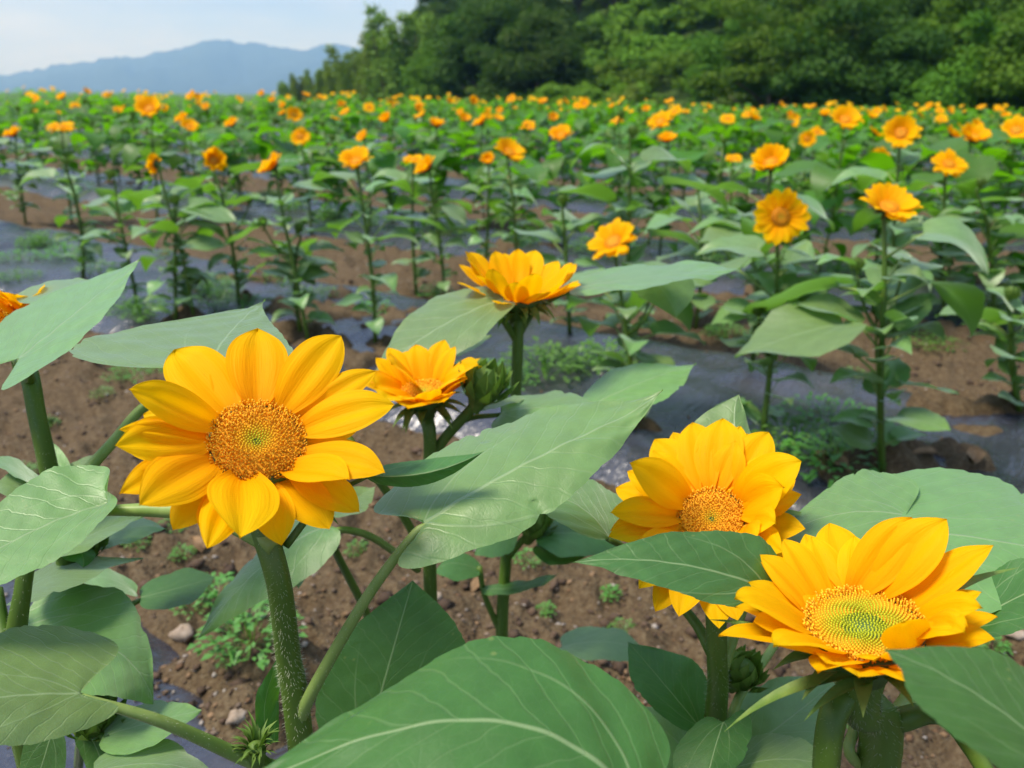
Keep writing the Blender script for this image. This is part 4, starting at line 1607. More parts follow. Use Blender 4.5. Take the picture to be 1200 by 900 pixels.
for px, py in [(20, 325), (40, 290), (110, 318), (165, 372), (235, 330), (285, 362), (365, 348), (440, 365), (20, 385), (590, 370), (510, 345), (850, 395), (1090, 405), (190, 300), (330, 330)]:
    weed(px, py, R.uniform(.8, 1.3), R.choice((0, 1, 3)), 'low weed tuft growing through the plastic at a sunflower foot', 'weed tufts on the middle plastic strip')
for i in range(56):
    k = R.choice((1, 2, 2, 3)); n, s0, s1 = strip_range(k)
    s = R.uniform(-6, 1.2) if k > 1 else R.uniform(-5, .6); nn = n + R.uniform(-.3, .3)
    x, y = nn * NX + s * NY, nn * NY - s * NX
    o = obj('weed', WEEDS[R.choice((0, 1, 3))], None, (x, y, gz(x, y)))
    o.rotation_euler = (0, 0, R.uniform(0, 6)); o.scale = (1.2,) * 3
    o['label'] = 'low weed tuft among the sunflower feet of the middle and farther strips'; o['category'] = 'weed'; o['group'] = 'weed tufts on the farther strips'


# ------------------------------------------------------------------ dead leaves on the ground
M_DEAD = simple('dead_leaf', (.13, .075, .035), (.26, .17, .09), 40, .85, .2, .4, .002)
DEAD = []
for i in range(3):
    U, Vv = np.meshgrid(np.linspace(0, 1, 9), np.linspace(-1, 1, 7), indexing='ij')
    w = leaf_w(U, .35) * .016
    X = (U - .5) * .06
    Y = Vv * w
    Z = .006 + .006 * np.sin(U * 5 + i) + .35 * np.abs(Y) * (1 + .5 * np.sin(U * 9 + i * 2)) + .003 * np.sin(Vv * 4 + U * 7)
    DEAD.append(mesh_from('dead_leaf', np.stack([X, Y, Z], -1).reshape(-1, 3), grid_faces(9, 7), M_DEAD))
for i, (px, py, lab) in enumerate([(1082, 538, 'curled brown dead leaf on the plastic, left of two beside the right edge'), (1142, 540, 'curled brown dead leaf on the plastic nearest the right edge'),
                                   (1048, 600, None), (985, 548, None), (560, 470, None), (690, 520, None), (640, 500, None), (250, 420, None), (150, 395, None), (460, 440, None), (330, 405, None), (60, 350, None), (560, 690, None), (700, 800, None), (480, 600, None), (230, 640, None)]):
    p = ground_point(px, py)
    o = obj('dead_leaf', DEAD[i % 3], None, (p.x, p.y, gz(p.x, p.y)))
    o.rotation_euler = (R.uniform(-.2, .2), R.uniform(-.2, .2), R.uniform(0, 6.28))
    s_ = R.uniform(.7, 1.3)
    o.scale = (s_, s_, s_)
    o['label'] = lab or 'small brown dead leaf lying on the ground between the rows'
    o['category'] = 'dead leaf'
    if not lab:
        o['group'] = 'dead leaves on the ground'


# ------------------------------------------------------------------ the large front flowers
def ray_sphere(c, r, px, py):
    o = Vector((0, 0, CAMZ)); d = ray(px, py).normalized()
    oc = o - c
    b = oc.dot(d); q = oc.dot(oc) - r * r
    D = b * b - q
    if D <= 0:
        return [o + d * (-b)]
    s = math.sqrt(D)
    return [o + d * (-b - s), o + d * (-b + s)]


def hero_head(plant, origin, cx, cy, depth, alpha, beta, Rd, petals, plen, green, open_from, count, seed, bracts, stem_r=.008, dome=.12, wf=1.15, pt=(.78, 1.05), fill=None):
    C = P(cx, cy, depth)
    view = (Vector((0, 0, CAMZ)) - C).normalized()
    right = Vector((1, 0, 0))
    upv = right.cross(view) * -1
    upv = view.cross(right); upv = upv if upv.z > 0 else -upv
    N = (view * math.cos(alpha) + upv * math.sin(alpha))
    N = (N * math.cos(beta) + right * math.sin(beta)).normalized()
    fr = frame_from(N, upv if abs(N.dot(upv)) < .95 else view * -1)
    e1 = (right - N * right.dot(N)).normalized(); e2 = N.cross(e1)
    fr = Matrix((e1, e2, N)).transposed().to_4x4()
    Vc, Fc = lathe([(stem_r, -.030), (stem_r * 1.25, -.024), (Rd * .62, -.017), (Rd * 1.0, -.008), (Rd * 1.04, -.003), (Rd * .95, -.001)], 24)
    head = obj('flower_head', mesh_from('flower_head', Vc, Fc, M_CALYX), plant)
    head.rotation_mode = 'QUATERNION'
    head.location = C - Vector(origin)
    head.rotation_quaternion = fr.to_quaternion()
    inv = fr.to_3x3().inverted()

    def loc(p):
        return np.array(inv @ (Vector(p) - C))
    # disc
    Vd, Fd = lathe([(Rd * 1.0, -.002), (Rd * .8, dome * Rd * .25), (Rd * .5, dome * Rd * .5 - .0004), (Rd * .3, dome * Rd * .6 - .07 * Rd), (Rd * .02, dome * Rd * .6 - .13 * Rd)], 28)
    dsk = obj('disc', mesh_from('disc', Vd, Fd, M_DISC), head)
    V, F, Cc = disc_florets(Rd, count, green, open_from, dome, seed)
    obj('florets', mesh_from('florets', [tuple(v) for v in V], F, M_FLORET, colr=np.array([tuple(c) for c in Cc]), smooth=True), head, kind='stuff')
    rng = random.Random(seed)
    for pd in petals:
        tx, ty, wpx, behind = pd[:4]
        phi = pd[4] if len(pd) > 4 else None
        L = plen * (pd[5] if len(pd) > 5 else 1.0)
        elev_t = math.radians(pd[6] if len(pd) > 6 else (26 if not behind else 16))
        if phi is None:
            rr = ray(tx, ty); o = Vector((0, 0, CAMZ))
            t = (C - o).dot(N) / rr.dot(N)
            q = inv @ (o + rr * t - C)
            a = math.atan2(q.y, q.x)
        else:
            a = math.radians(phi)
        rd = e1 * math.cos(a) + e2 * math.sin(a)
        b = C + rd * Rd * (.93 if not behind else .88) - N * (.0015 if not behind else .005)
        opts = ray_sphere(b, L, tx, ty)
        tip = min(opts, key=lambda p: abs(math.asin(max(-1, min(1, (p - b).normalized().dot(N)))) - elev_t))
        d = (tip - b)
        nrm = N - rd * .55
        w = wpx * depth / FPX * wf
        v, f, u = petal_geo(loc(b), loc(tip), np.array(inv @ nrm), w, bow=rng.uniform(.02, .09), cup=rng.uniform(.1, .3), ridge=.020,
                            nu=22, nv=15, twist=rng.uniform(-.25, .25), point=rng.uniform(*pt))
        obj('petal', mesh_from('petal', v, f, M_PETAL, uv=u), head)
    if fill:
        nf, el, fl, fw = fill
        for i in range(nf):
            a = 2 * math.pi * (i + rng.uniform(-.25, .25)) / nf
            e = math.radians(el + rng.uniform(-7, 7))
            rd = np.array([math.cos(a), math.sin(a), 0])
            b = rd * Rd * .86 + np.array([0, 0, -.006])
            tip = b + (rd * math.cos(e) + np.array([0, 0, math.sin(e)])) * plen * fl * rng.uniform(.9, 1.08)
            v, f, u = petal_geo(b, tip, -rd * math.sin(e) + np.array([0, 0, math.cos(e)]), fw * rng.uniform(.85, 1.1), bow=rng.uniform(0, .08), ridge=.02, nu=18, nv=13,
                                twist=rng.uniform(-.3, .3), point=rng.uniform(*pt))
            obj('petal', mesh_from('petal', v, f, M_PETAL, uv=u), head)
    for tx, ty, ang, ln in bracts:
        a = math.radians(ang)
        rd = e1 * math.cos(a) + e2 * math.sin(a)
        b = C + rd * Rd * .85 - N * .011
        opts = ray_sphere(b, ln, tx, ty)
        tip = min(opts, key=lambda p: abs(math.asin(max(-1, min(1, (p - b).normalized().dot(N)))) + .1))
        v, f, u = bract_geo(loc(b), loc(tip), np.array(inv @ (N - rd * .1)), .0095, .06)
        obj('bract', mesh_from('bract', v, f, M_BRACT, uv=u), head)
    for i in range(13):
        a = 2 * math.pi * i / 13 + rng.uniform(-.15, .15)
        rd = e1 * math.cos(a) + e2 * math.sin(a)
        b = C + rd * Rd * .8 - N * .012
        tip = b + (rd * math.cos(.15) + N * rng.uniform(-.35, .25)) * rng.uniform(.020, .027)
        v, f, u = bract_geo(loc(b), loc(tip), np.array(inv @ N), .009, .08)
        obj('bract', mesh_from('bract', v, f, M_BRACT, uv=u), head)
    return C, N, head


def petiole(plant, origin, pts, r0=.0035, r1=.0025, n=16, mat=None, hairs=0, name='petiole'):
    q = [P(*p) if not isinstance(p, Vector) else p for p in pts]
    if name == 'petiole':
        q[-1] = q[-1] - Vector((0, 0, r1 * .8))
    return stem_obj(name, plant, q, [r0, (r0 + r1) / 2, r1, r1 * .7] if name == 'petiole' else [r0, (r0 + r1) / 2, r1], Vector(origin), n, 9, mat or M_PETI, .08, hairs, .0012)


def base_under(p):
    return Vector((p.x, p.y, gz(p.x, p.y)))


def crop(ox, oy, s, lst):
    return [(ox + a / s, oy + b / s, w / s) + tuple(r) for a, b, w, *r in lst]


# ---- A: the big flower on the left
PA = P(352, 868, .445)
oA = base_under(PA)
A = thing('sunflower', 'large open sunflower facing the camera on a hairy stem, the biggest bloom at left', 'sunflower', oA)
petA = crop(120, 360, 3.0, [
    (700, 250, 110, 1),
    (440, 170, 110, 1), (735, 125, 110, 1), (960, 222, 110, 1), (62, 650, 130, 1), (65, 425, 80, 1), (370, 838, 120, 1), (300, 250, 100, 1),
    (545, 72, 195, 0), (838, 98, 165, 0), (1025, 340, 150, 0), (990, 575, 140, 0, -12), (868, 600, 140, 0, -38, .8), (700, 662, 100, 0, -62, .62, -10), (485, 808, 195, 0, -95),
    (133, 690, 165, 0, -140), (52, 480, 150, 0, 187), (103, 285, 130, 0), (252, 146, 195, 0)])
brA = [(383, 608, -50, .032), (400, 612, -42, .034), (340, 600, -80, .02), (455, 552, -15, .03), (215, 606, 200, .028), (343, 415, 70, .05)]
CA, NA, hA = hero_head(A, oA, 301, 516, .385, math.radians(36), math.radians(0), .0232, petA, .050, .26, .42, 900, 3, brA, .0085, fill=(15, 8, .80, .022))
neckA = CA - NA * .026
stem_obj('stem', A, [neckA + NA * .004, neckA - Vector((0, .004, .02)), P(326, 680, .405), P(338, 770, .425), PA, oA.lerp(PA, .4), oA - Vector((0, 0, .02))],
         [.0085, .0068, .0064, .0067, .0074, .009, .0105], oA, 44, 16, M_STEM, .05, 2600, .0024)
# centre leaf with its pale petiole
hero_leaf(A, oA, (497, 613, .405), (592, 556, .425), (777, 470, .47), (548, 494, .475), (626, 598, .40), um=.36, lobe=.16, seed=4, wave=.008, tipcurl=.05, droop=.06)
petiole(A, oA, [(346, 856, .443), (368, 806, .426), (430, 700, .412), (482, 630, .405), (500, 611, .405)], .0043, .0027, 26, None, 500)
# leaf behind the flower, folded
hero_leaf(A, oA, (243, 432, .44), (256, 408, .47), (311, 352, .56), (82, 408, .47), (345, 425, .45), um=.26, lobe=.02, seed=9, wave=.004, bite=False, te=1.7)
petiole(A, oA, [(330, 640, .42), (300, 540, .43), (243, 434, .44)], .003, .0025)
# left leaf pointing at the camera's left
hero_leaf(A, oA, (128, 590, .43), (35, 624, .405), (-120, 720, .36), (48, 558, .44), (62, 660, .385), um=.45, lobe=.05, seed=12, wave=.010, bite=False, lobe_up=.10)
petiole(A, oA, [(322, 640, .40), (250, 604, .42), (190, 598, .43), (122, 592, .43)], .0048, .0040, 20, M_PETI)
# small dark folded leaf at the right of the flower
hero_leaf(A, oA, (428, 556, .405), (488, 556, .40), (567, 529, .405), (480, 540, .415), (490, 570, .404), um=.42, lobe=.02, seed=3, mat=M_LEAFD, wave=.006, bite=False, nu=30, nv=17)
petiole(A, oA, [(335, 640, .41), (380, 585, .412), (430, 556, .405)], .0022, .0016, 12, M_STEM)
# lower left leaf with the long pale petiole
hero_leaf(A, oA, (93, 813, .375), (22, 815, .36), (-140, 850, .33), (36, 728, .40), (20, 868, .345), um=.30, lobe=.26, seed=21, wave=.006, droop=.05)
petiole(A, oA, [(335, 905, .45), (285, 888, .43), (190, 846, .395), (90, 812, .375)], .0048, .0030, 22, M_PETI, 300)
# the big leaf along the bottom
hero_leaf(A, oA, (748, 945, .285), (592, 846, .290), (250, 945, .275), (618, 740, .335), (540, 1010, .245), um=.42, lobe=.10, seed=33, mat=M_LEAFS, wave=.012, nu=70, nv=41, droop=.03)
petiole(A, oA, [(345, 930, .46), (560, 1090, .40), (730, 1010, .31), (750, 944, .285)], .004, .003)
# leaves low on the stem
hero_leaf(A, oA, (322, 870, .44), (310, 830, .44), (330, 765, .45), (298, 828, .435), (328, 815, .45), um=.5, lobe=.05, seed=5, nu=24, nv=13, mat=M_LEAFD)
for i in range(60):
    a = R.uniform(0, 6.28)
    b = P(300, 878, .43) + Vector((math.cos(a) * .004, math.sin(a) * .004, R.uniform(-.004, .004)))
    tip = b + Vector((math.cos(a) * .6, math.sin(a) * .6, R.uniform(.2, 1.2))).normalized() * R.uniform(.008, .016)
    v, f, u = bract_geo(np.array(b - oA), np.array(tip - oA), np.array((0, 0, 1.)) + np.array((.1, .2, 0)), .003, .15)
    obj('bud_bract', mesh_from('bud_bract', v, f, M_BRACT, uv=u), A)
Vb, Fb = lathe([(.002, -.012), (.004, -.008), (.0055, 0), (.004, .004), (.001, .006)], 12)
ob = obj('side_bud', mesh_from('side_bud', Vb, Fb, M_BRACT), A, P(300, 880, .43) - oA)
petiole(A, oA, [(338, 905, .447), (312, 895, .44), (300, 884, .43)], .0035, .003, 8, M_STEM, name='branch')

# ---- C: the near flower at lower right
PC = P(1030, 890, .40)
oC = base_under(PC)
C_ = thing('sunflower', 'open sunflower looking straight up with a green centre, lower right front', 'sunflower', oC)
petC = crop(830, 580, 2.813, [
    (555, 135, 120, 1), (480, 150, 110, 1), (730, 150, 120, 1), (250, 260, 120, 1), (320, 122, 130, 1), (160, 235, 120, 1), (100, 300, 110, 1, None, 1.0), (935, 160, 130, 1), (895, 365, 130, 1), (680, 110, 120, 1), (850, 430, 110, 1),
    (400, 86, 150, 0), (670, 72, 150, 0, 78), (785, 78, 170, 0, 58), (868, 215, 150, 0, 32), (178, 190, 160, 0, 150), (92, 335, 170, 0, 172), (35, 455, 120, 0, 196), (215, 495, 150, 0, 222, .95),
    (360, 580, 140, 0, 243, .75), (545, 545, 130, 0, 275, .62, 30), (640, 410, 130, 0, 300, .7, 62), (840, 445, 120, 0, -22)])
brC = [(840, 680, 200, .05), (833, 715, 215, .045), (843, 845, 240, .06), (938, 838, 262, .035), (1190, 655, 20, .06), (1150, 735, -10, .04), (1075, 630, 50, .05)]
CC, NC, hC = hero_head(C_, oC, 1012, 731, .365, math.radians(53), math.radians(4), .0262, petC, .046, .72, .84, 1000, 5, brC, .010, .02, 1.12, (.8, 1.05), fill=(19, 34, .80, .019))
neckC = CC - NC * .028
stem_obj('stem', C_, [neckC + NC * .004, neckC - Vector((0, 0, .02)), PC, oC.lerp(PC, .5), oC - Vector((0, 0, .02))], [.010, .0095, .0095, .010, .011], oC, 30, 16, M_STEM, .09, 1500, .002)
petiole(C_, oC, [(1012, 812, .385), (985, 822, .375), (972, 860, .37), (966, 930, .375)], .0075, .0062, 16, M_STEM, 300, name='branch')
petiole(C_, oC, [(1020, 905, .41), (995, 880, .40), (1000, 840, .41), (960, 760, .43), (888, 684, .40)], .0032, .0026, 18)
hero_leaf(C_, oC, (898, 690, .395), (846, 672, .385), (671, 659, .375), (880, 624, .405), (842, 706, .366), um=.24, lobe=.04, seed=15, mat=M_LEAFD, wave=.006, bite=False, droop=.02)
hero_leaf(C_, oC, (1305, 950, .255), (1180, 838, .25), (1036, 762, .262), (1205, 785, .275), (1125, 868, .232), um=.45, lobe=.10, seed=17, mat=M_LEAFS, wave=.006, bite=False)
petiole(C_, oC, [(1050, 845, .39), (1110, 842, .37), (1200, 960, .30), (1307, 950, .255)], .006, .003, 18, M_STEM)
hero_leaf(C_, oC, (1130, 735, .43), (1188, 702, .42), (1330, 650, .40), (1180, 662, .44), (1195, 737, .40), um=.35, lobe=.08, seed=19, mat=M_LEAFD, wave=.010, bite=False)
petiole(C_, oC, [(1042, 850, .40), (1090, 780, .43), (1132, 735, .43)], .004, .003)

# ---- B: the flower behind the long leaf
PB = P(838, 845, .565)
oB = base_under(PB)
B_ = thing('sunflower', 'open sunflower half covered by a long pointed leaf, upper right front', 'sunflower', oB)
petB = crop(680, 450, 2.904, [
    (315, 160, 90, 1), (545, 140, 100, 1), (640, 160, 130, 1), (120, 350, 110, 1), (105, 495, 100, 1), (190, 590, 100, 1), (680, 565, 110, 1), (255, 770, 95, 1), (535, 800, 110, 1),
    (382, 128, 130, 0), (485, 114, 150, 0), (570, 165, 130, 0, 68), (750, 262, 150, 0), (690, 350, 150, 0, 15, .8), (660, 470, 120, 0, -18, .8), (595, 530, 110, 0, -40, .75),
    (252, 185, 130, 0), (172, 268, 130, 0), (106, 435, 95, 0), (98, 515, 115, 0, 205), (335, 785, 115, 0, -112), (470, 828, 120, 0, -82), (200, 690, 100, 0, 225)])
brB = [(955, 600, 8, .05), (935, 587, 15, .04), (905, 630, -10, .045)]
CB, NB, hB = hero_head(B_, oB, 834, 607, .50, math.radians(28), math.radians(-4), .0215, petB, .053, .18, .35, 650, 7, brB, .008, fill=(17, 20, .80, .021))
neckB = CB - NB * .026
stem_obj('stem', B_, [neckB + NB * .004, neckB - Vector((0, 0, .012)), P(840, 760, .53), PB, oB.lerp(PB, .5), oB - Vector((0, 0, .02))], [.0075, .0072, .0070, .0078, .009, .010], oB, 34, 14, M_STEM, .05, 1200, .002)
petiole(B_, oB, [(834, 765, .535), (815, 730, .545), (780, 690, .55), (735, 645, .54), (712, 628, .53)], .0042, .0028, 18, M_STEM)
hero_leaf(B_, oB, (714, 630, .53), (680, 594, .53), (556, 592, .53), (712, 570, .58), (640, 606, .51), um=.3, lobe=.05, seed=41, wave=.010, bite=False)
hero_leaf(B_, oB, (1033, 617, .49), (1115, 626, .475), (1350, 672, .45), (1135, 545, .56), (1090, 708, .42), um=.28, lobe=.16, seed=43, wave=.008, nu=54, nv=31, droop=.04)
hero_leaf(B_, oB, (1062, 604, .50), (1000, 600, .50), (896, 642, .49), (1020, 550, .55), (985, 660, .46), um=.35, lobe=.10, seed=44, wave=.012)
petiole(B_, oB, [(845, 790, .55), (880, 690, .56), (930, 636, .53), (1035, 616, .49)], .0042, .0032, 20, M_PETI)
hero_leaf(B_, oB, (905, 640, .53), (862, 505, .56), (866, 462, .575), (808, 512, .565), (882, 515, .56), um=.62, lobe=.05, seed=45, nu=26, nv=15)
hero_leaf(B_, oB, (820, 852, .57), (782, 806, .57), (736, 752, .585), (825, 786, .60), (752, 818, .55), um=.42, lobe=.05, seed=47, mat=M_LEAFD, nu=30, nv=17)
hero_leaf(B_, oB, (848, 846, .52), (836, 884, .50), (820, 965, .48), (790, 884, .505), (880, 868, .51), um=.38, lobe=.10, seed=48, mat=M_LEAFD, nu=30, nv=17)
hero_leaf(B_, oB, (815, 893, .58), (786, 862, .58), (735, 830, .59), (800, 838, .60), (762, 890, .565), um=.4, lobe=.08, seed=49, nu=24, nv=15)
hero_leaf(B_, oB, (868, 885, .56), (915, 850, .57), (990, 790, .60), (885, 806, .60), (962, 880, .54), um=.42, lobe=.10, seed=50, nu=30, nv=17)
hero_leaf(B_, oB, (850, 905, .52), (905, 890, .51), (985, 905, .50), (905, 858, .54), (905, 935, .48), um=.4, lobe=.10, seed=51, nu=30, nv=17)
petiole(B_, oB, [(846, 868, .56), (870, 810, .58), (895, 775, .60), (915, 745, .62)], .0038, .0032, 12, M_PETI, name='branch')
bd = obj('flower_bud', BUDS[0], B_); place(bd, P(868, 790, .575) - oB, Vector((0, 0, 1)).rotation_difference(Vector((.3, -.2, 1))), .9)

# ---- D: the flower seen in profile
oD = base_under(P(600, 470, .85))
D_ = thing('sunflower', 'sunflower seen from the side on a tall straight stem, cup of petals upright, centre', 'sunflower', oD)
CD = P(607, 344, .83)
petD = []
rngD = random.Random(77)
for i in range(15):
    a = 2 * math.pi * (i + rngD.uniform(-.2, .2)) / 15
    petD.append(a)
ND = Vector((.05, -.12, 1)).normalized()
frD = frame_from(ND, Vector((0, 1, 0)))
Vc, Fc = lathe([(.007, -.034), (.010, -.026), (.018, -.018), (.024, -.008), (.025, -.002), (.02, 0)], 22)
hD = obj('flower_head', mesh_from('flower_head', Vc, Fc, M_CALYX), D_)
place(hD, CD - oD, frD.to_quaternion())
V, F, Cc = disc_florets(.0235, 420, .3, .45, .12, 8)
obj('florets', mesh_from('florets', [tuple(v) for v in V], F, M_FLORET, colr=np.array([tuple(c) for c in Cc])), hD, kind='stuff')
for ring in range(2):
    for i, a in enumerate(petD):
        if ring and i % 2:
            continue
        a += ring * .2
        e = math.radians(rngD.uniform(36, 58) - ring * 14)
        rd = np.array([math.cos(a), math.sin(a), 0])
        b = rd * .0225 + np.array([0, 0, -.002 - .002 * ring]); l = .050 * rngD.uniform(.88, 1.1)
        tip = b + (rd * math.cos(e) + np.array([0, 0, math.sin(e)])) * l
        v, f, u = petal_geo(b, tip, -rd * math.sin(e) + np.array([0, 0, math.cos(e)]), 0.027 * rngD.uniform(.85, 1.15), bow=rngD.uniform(-.1, .0), nu=16, nv=11, twist=rngD.uniform(-.3, .3))
        obj('petal', mesh_from('petal', v, f, M_PETAL, uv=u), hD)
for i in range(26):
    a = 2 * math.pi * i / 26 * 2 + rngD.uniform(-.15, .15)
    rd = np.array([math.cos(a), math.sin(a), 0])
    zz = -.008 if i % 2 else -.016
    b = rd * (.022 if i % 2 else .015) + np.array([0, 0, zz])
    tip = b + rd * rngD.uniform(.018, .030) + np.array([0, 0, rngD.uniform(-.014, .006)])
    v, f, u = bract_geo(b, tip, np.array([0, 0, 1.]), .010, .1)
    obj('bract', mesh_from('bract', v, f, M_BRACT, uv=u), hD)
stem_obj('stem', D_, [CD - ND * .032, P(607, 385, .84), P(604, 470, .86), P(594, 640, .92), P(588, 760, .96), oD - Vector((0, 0, .02))], [.0068, .006, .0055, .0062, .0075, .009], oD, 34, 12, M_STEM, .05, 900, .002)
hero_leaf(D_, oD, (590, 350, .80), (525, 378, .775), (428, 452, .74), (505, 345, .82), (545, 402, .735), um=.38, lobe=.08, seed=61, nu=36, nv=19, droop=.04)
petiole(D_, oD, [(606, 400, .845), (592, 378, .83), (578, 362, .81), (590, 350, .80)], .0042, .003, 12, M_STEM)
hero_leaf(D_, oD, (668, 338, .84), (748, 326, .85), (868, 315, .86), (750, 309, .92), (765, 337, .80), um=.38, lobe=.06, seed=62, nu=36, nv=19)
petiole(D_, oD, [(608, 395, .845), (630, 362, .85), (670, 338, .84)], .003, .0025, 12, M_STEM)
hero_leaf(D_, oD, (760, 322, .93), (778, 342, .93), (792, 372, .93), (738, 336, .94), (812, 330, .94), um=.35, lobe=.06, seed=63, nu=24, nv=13)
hero_leaf(D_, oD, (694, 474, .80), (742, 452, .81), (816, 427, .83), (718, 434, .86), (770, 472, .77), um=.38, lobe=.06, seed=64, nu=32, nv=17)
petiole(D_, oD, [(600, 560, .885), (640, 520, .85), (694, 474, .80)], .003, .0025, 12, M_PETI)
hero_leaf(D_, oD, (587, 484, .72), (632, 478, .70), (735, 498, .68), (645, 452, .76), (622, 512, .66), um=.36, lobe=.08, seed=65, nu=32, nv=17, droop=.05)
petiole(D_, oD, [(500, 545, .74), (540, 495, .73), (588, 483, .72)], .0034, .0028, 12, M_STEM)
# side bud and low leaves
petiole(D_, oD, [(594, 655, .925), (606, 640, .915), (622, 622, .90)], .0045, .004, 8, M_STEM, name='branch')
bd = obj('flower_bud', BUDS[0], D_); place(bd, P(625, 616, .90) - oD, Vector((0, 0, 1)).rotation_difference(Vector((.3, 0, 1))), 1.2)
hero_leaf(D_, oD, (632, 628, .90), (675, 625, .87), (740, 650, .85), (680, 605, .93), (668, 652, .82), um=.4, lobe=.05, seed=66, nu=24, nv=13, mat=M_LEAFD)
hero_leaf(D_, oD, (628, 640, .90), (660, 650, .88), (700, 645, .86), (662, 632, .91), (650, 662, .84), um=.4, lobe=.05, seed=67, nu=24, nv=13, mat=M_LEAFD)
hero_leaf(D_, oD, (604, 610, .91), (580, 628, .89), (556, 650, .87), (576, 612, .92), (596, 648, .86), um=.4, lobe=.05, seed=68, nu=24, nv=13, mat=M_LEAFD)
petiole(D_, oD, [(590, 748, .955), (578, 722, .945), (567, 694, .93), (562, 664, .92)], .004, .0032, 12, M_STEM, name='branch')
hero_leaf(D_, oD, (562, 668, .92), (535, 660, .91), (508, 672, .90), (540, 648, .94), (535, 680, .88), um=.4, lobe=.05, seed=69, nu=24, nv=13, mat=M_LEAFD)
hero_leaf(D_, oD, (565, 690, .92), (605, 688, .91), (655, 672, .90), (608, 680, .93), (604, 696, .89), um=.4, lobe=.05, seed=70, nu=24, nv=13, mat=M_LEAFD)
hero_leaf(D_, oD, (658, 758, .95), (705, 752, .94), (762, 775, .93), (705, 733, .98), (700, 775, .90), um=.35, lobe=.08, seed=71, nu=26, nv=15)
petiole(D_, oD, [(588, 790, .97), (625, 770, .96), (660, 758, .95)], .003, .0025, 10, M_PETI)

# ---- E: the flower between A and D
oE = base_under(P(503, 640, .74))
E_ = thing('sunflower', 'smaller sunflower tucked under a leaf right of the biggest bloom, with a green bud', 'sunflower', oE)
petE = [(440, 452, 43, 0), (460, 425, 49, 0), (487, 408, 49, 0), (512, 402, 49, 0), (535, 425, 43, 1), (560, 427, 37, 0, 20), (448, 470, 43, 0), (478, 478, 43, 0, -110, .8), (520, 470, 37, 0, -60, .7), (545, 440, 37, 1), (430, 440, 43, 1), (500, 415, 43, 1)]
CE, NE, hE = hero_head(E_, oE, 496, 458, .70, math.radians(62), math.radians(-6), .020, petE, .056, .3, .45, 300, 13, [(475, 505, 230, .03), (530, 500, -40, .03)], .007, fill=(14, 40, .85, .023))
stem_obj('stem', E_, [CE - NE * .026, P(504, 520, .71), P(503, 640, .75), oE - Vector((0, 0, .02))], [.0068, .0062, .0065, .009], oE, 26, 12, M_STEM, .05, 500, .002)
petiole(E_, oE, [(502, 545, .72), (520, 515, .715), (550, 482, .70), (562, 466, .69)], .0055, .0048, 14, M_STEM, name='branch')
bd = obj('flower_bud', BUDS[1], E_); place(bd, P(566, 454, .69) - oE, Vector((0, 0, 1)).rotation_difference(Vector((.35, -.1, 1))), 1.25)
hero_leaf(E_, oE, (512, 412, .86), (540, 405, .86), (576, 393, .86), (530, 400, .88), (545, 414, .84), um=.4, lobe=.04, seed=72, nu=22, nv=13)
hero_leaf(E_, oE, (560, 480, .70), (592, 470, .72), (616, 468, .74), (590, 466, .74), (590, 476, .70), um=.4, lobe=.04, seed=73, nu=18, nv=9)
# branch going left with a bud and two leaves
petiole(E_, oE, [(500, 655, .755), (470, 600, .73), (430, 545, .70), (400, 500, .70)], .0042, .0032, 14, M_STEM, name='branch')
petiole(E_, oE, [(490, 668, .755), (440, 632, .70), (405, 621, .66), (380, 622, .64)], .0036, .003, 14, M_PETI)
petiole(E_, oE, [(455, 790, .78), (430, 720, .72), (400, 660, .68), (378, 615, .64)], .004, .003, 14, M_STEM, name='branch')
hero_leaf(E_, oE, (384, 616, .64), (330, 645, .63), (232, 748, .62), (322, 612, .67), (352, 672, .60), um=.38, lobe=.06, seed=74, nu=30, nv=17, droop=.06)
hero_leaf(E_, oE, (386, 600, .65), (410, 588, .68), (440, 570, .70), (400, 575, .69), (425, 600, .66), um=.4, lobe=.05, seed=75, nu=22, nv=13)
hero_leaf(E_, oE, (430, 872, .56), (456, 778, .56), (484, 680, .575), (372, 790, .555), (545, 778, .57), um=.44, lobe=.10, seed=76, mat=M_LEAFD, nu=40, nv=23, wave=.006, bite=False, droop=.0)
petiole(E_, oE, [(490, 900, .80), (450, 920, .62), (430, 872, .56)], .003, .0025, 10, M_PETI)
hero_leaf(E_, oE, (350, 690, .66), (380, 580, .70), (410, 570, .72), (360, 572, .72), (395, 590, .69), um=.5, lobe=.05, seed=78, nu=22, nv=13)

# ---- F: the plant at the left edge
PF = P(88, 702, .60)
oF = base_under(PF)
F_ = thing('sunflower', 'sunflower at the left edge hidden behind its big pale raised leaf', 'sunflower', oF)
petF = [(72, 337, 34, 0, 40), (47, 341, 36, 0, 70), (18, 343, 36, 0, 95), (-18, 346, 36, 0, 125), (-45, 372, 34, 0, 175), (80, 362, 34, 0, 5), (32, 342, 34, 1, 82), (62, 342, 34, 1, 55), (0, 346, 34, 1, 108), (-30, 356, 34, 1, 150)]
CF, NF, hF = hero_head(F_, oF, 16, 374, .64, math.radians(66), math.radians(8), .021, petF, .047, .3, .4, 300, 17, [], .0075)
stem_obj('stem', F_, [CF - NF * .026, P(32, 432, .575), P(44, 490, .565), P(62, 572, .575), PF, oF - Vector((0, 0, .02))], [.0068, .0062, .0060, .0064, .0075, .0105], oF, 34, 14, M_STEM, .06, 900, .002)
hero_leaf(F_, oF, (22, 420, .52), (66, 385, .53), (165, 304, .58), (2, 376, .58), (90, 402, .50), um=.28, lobe=.22, seed=81, wave=.004, bite=False, nu=50, nv=27)
petiole(F_, oF, [(36, 450, .565), (30, 425, .54), (22, 420, .52)], .0035, .003, 8, M_STEM)
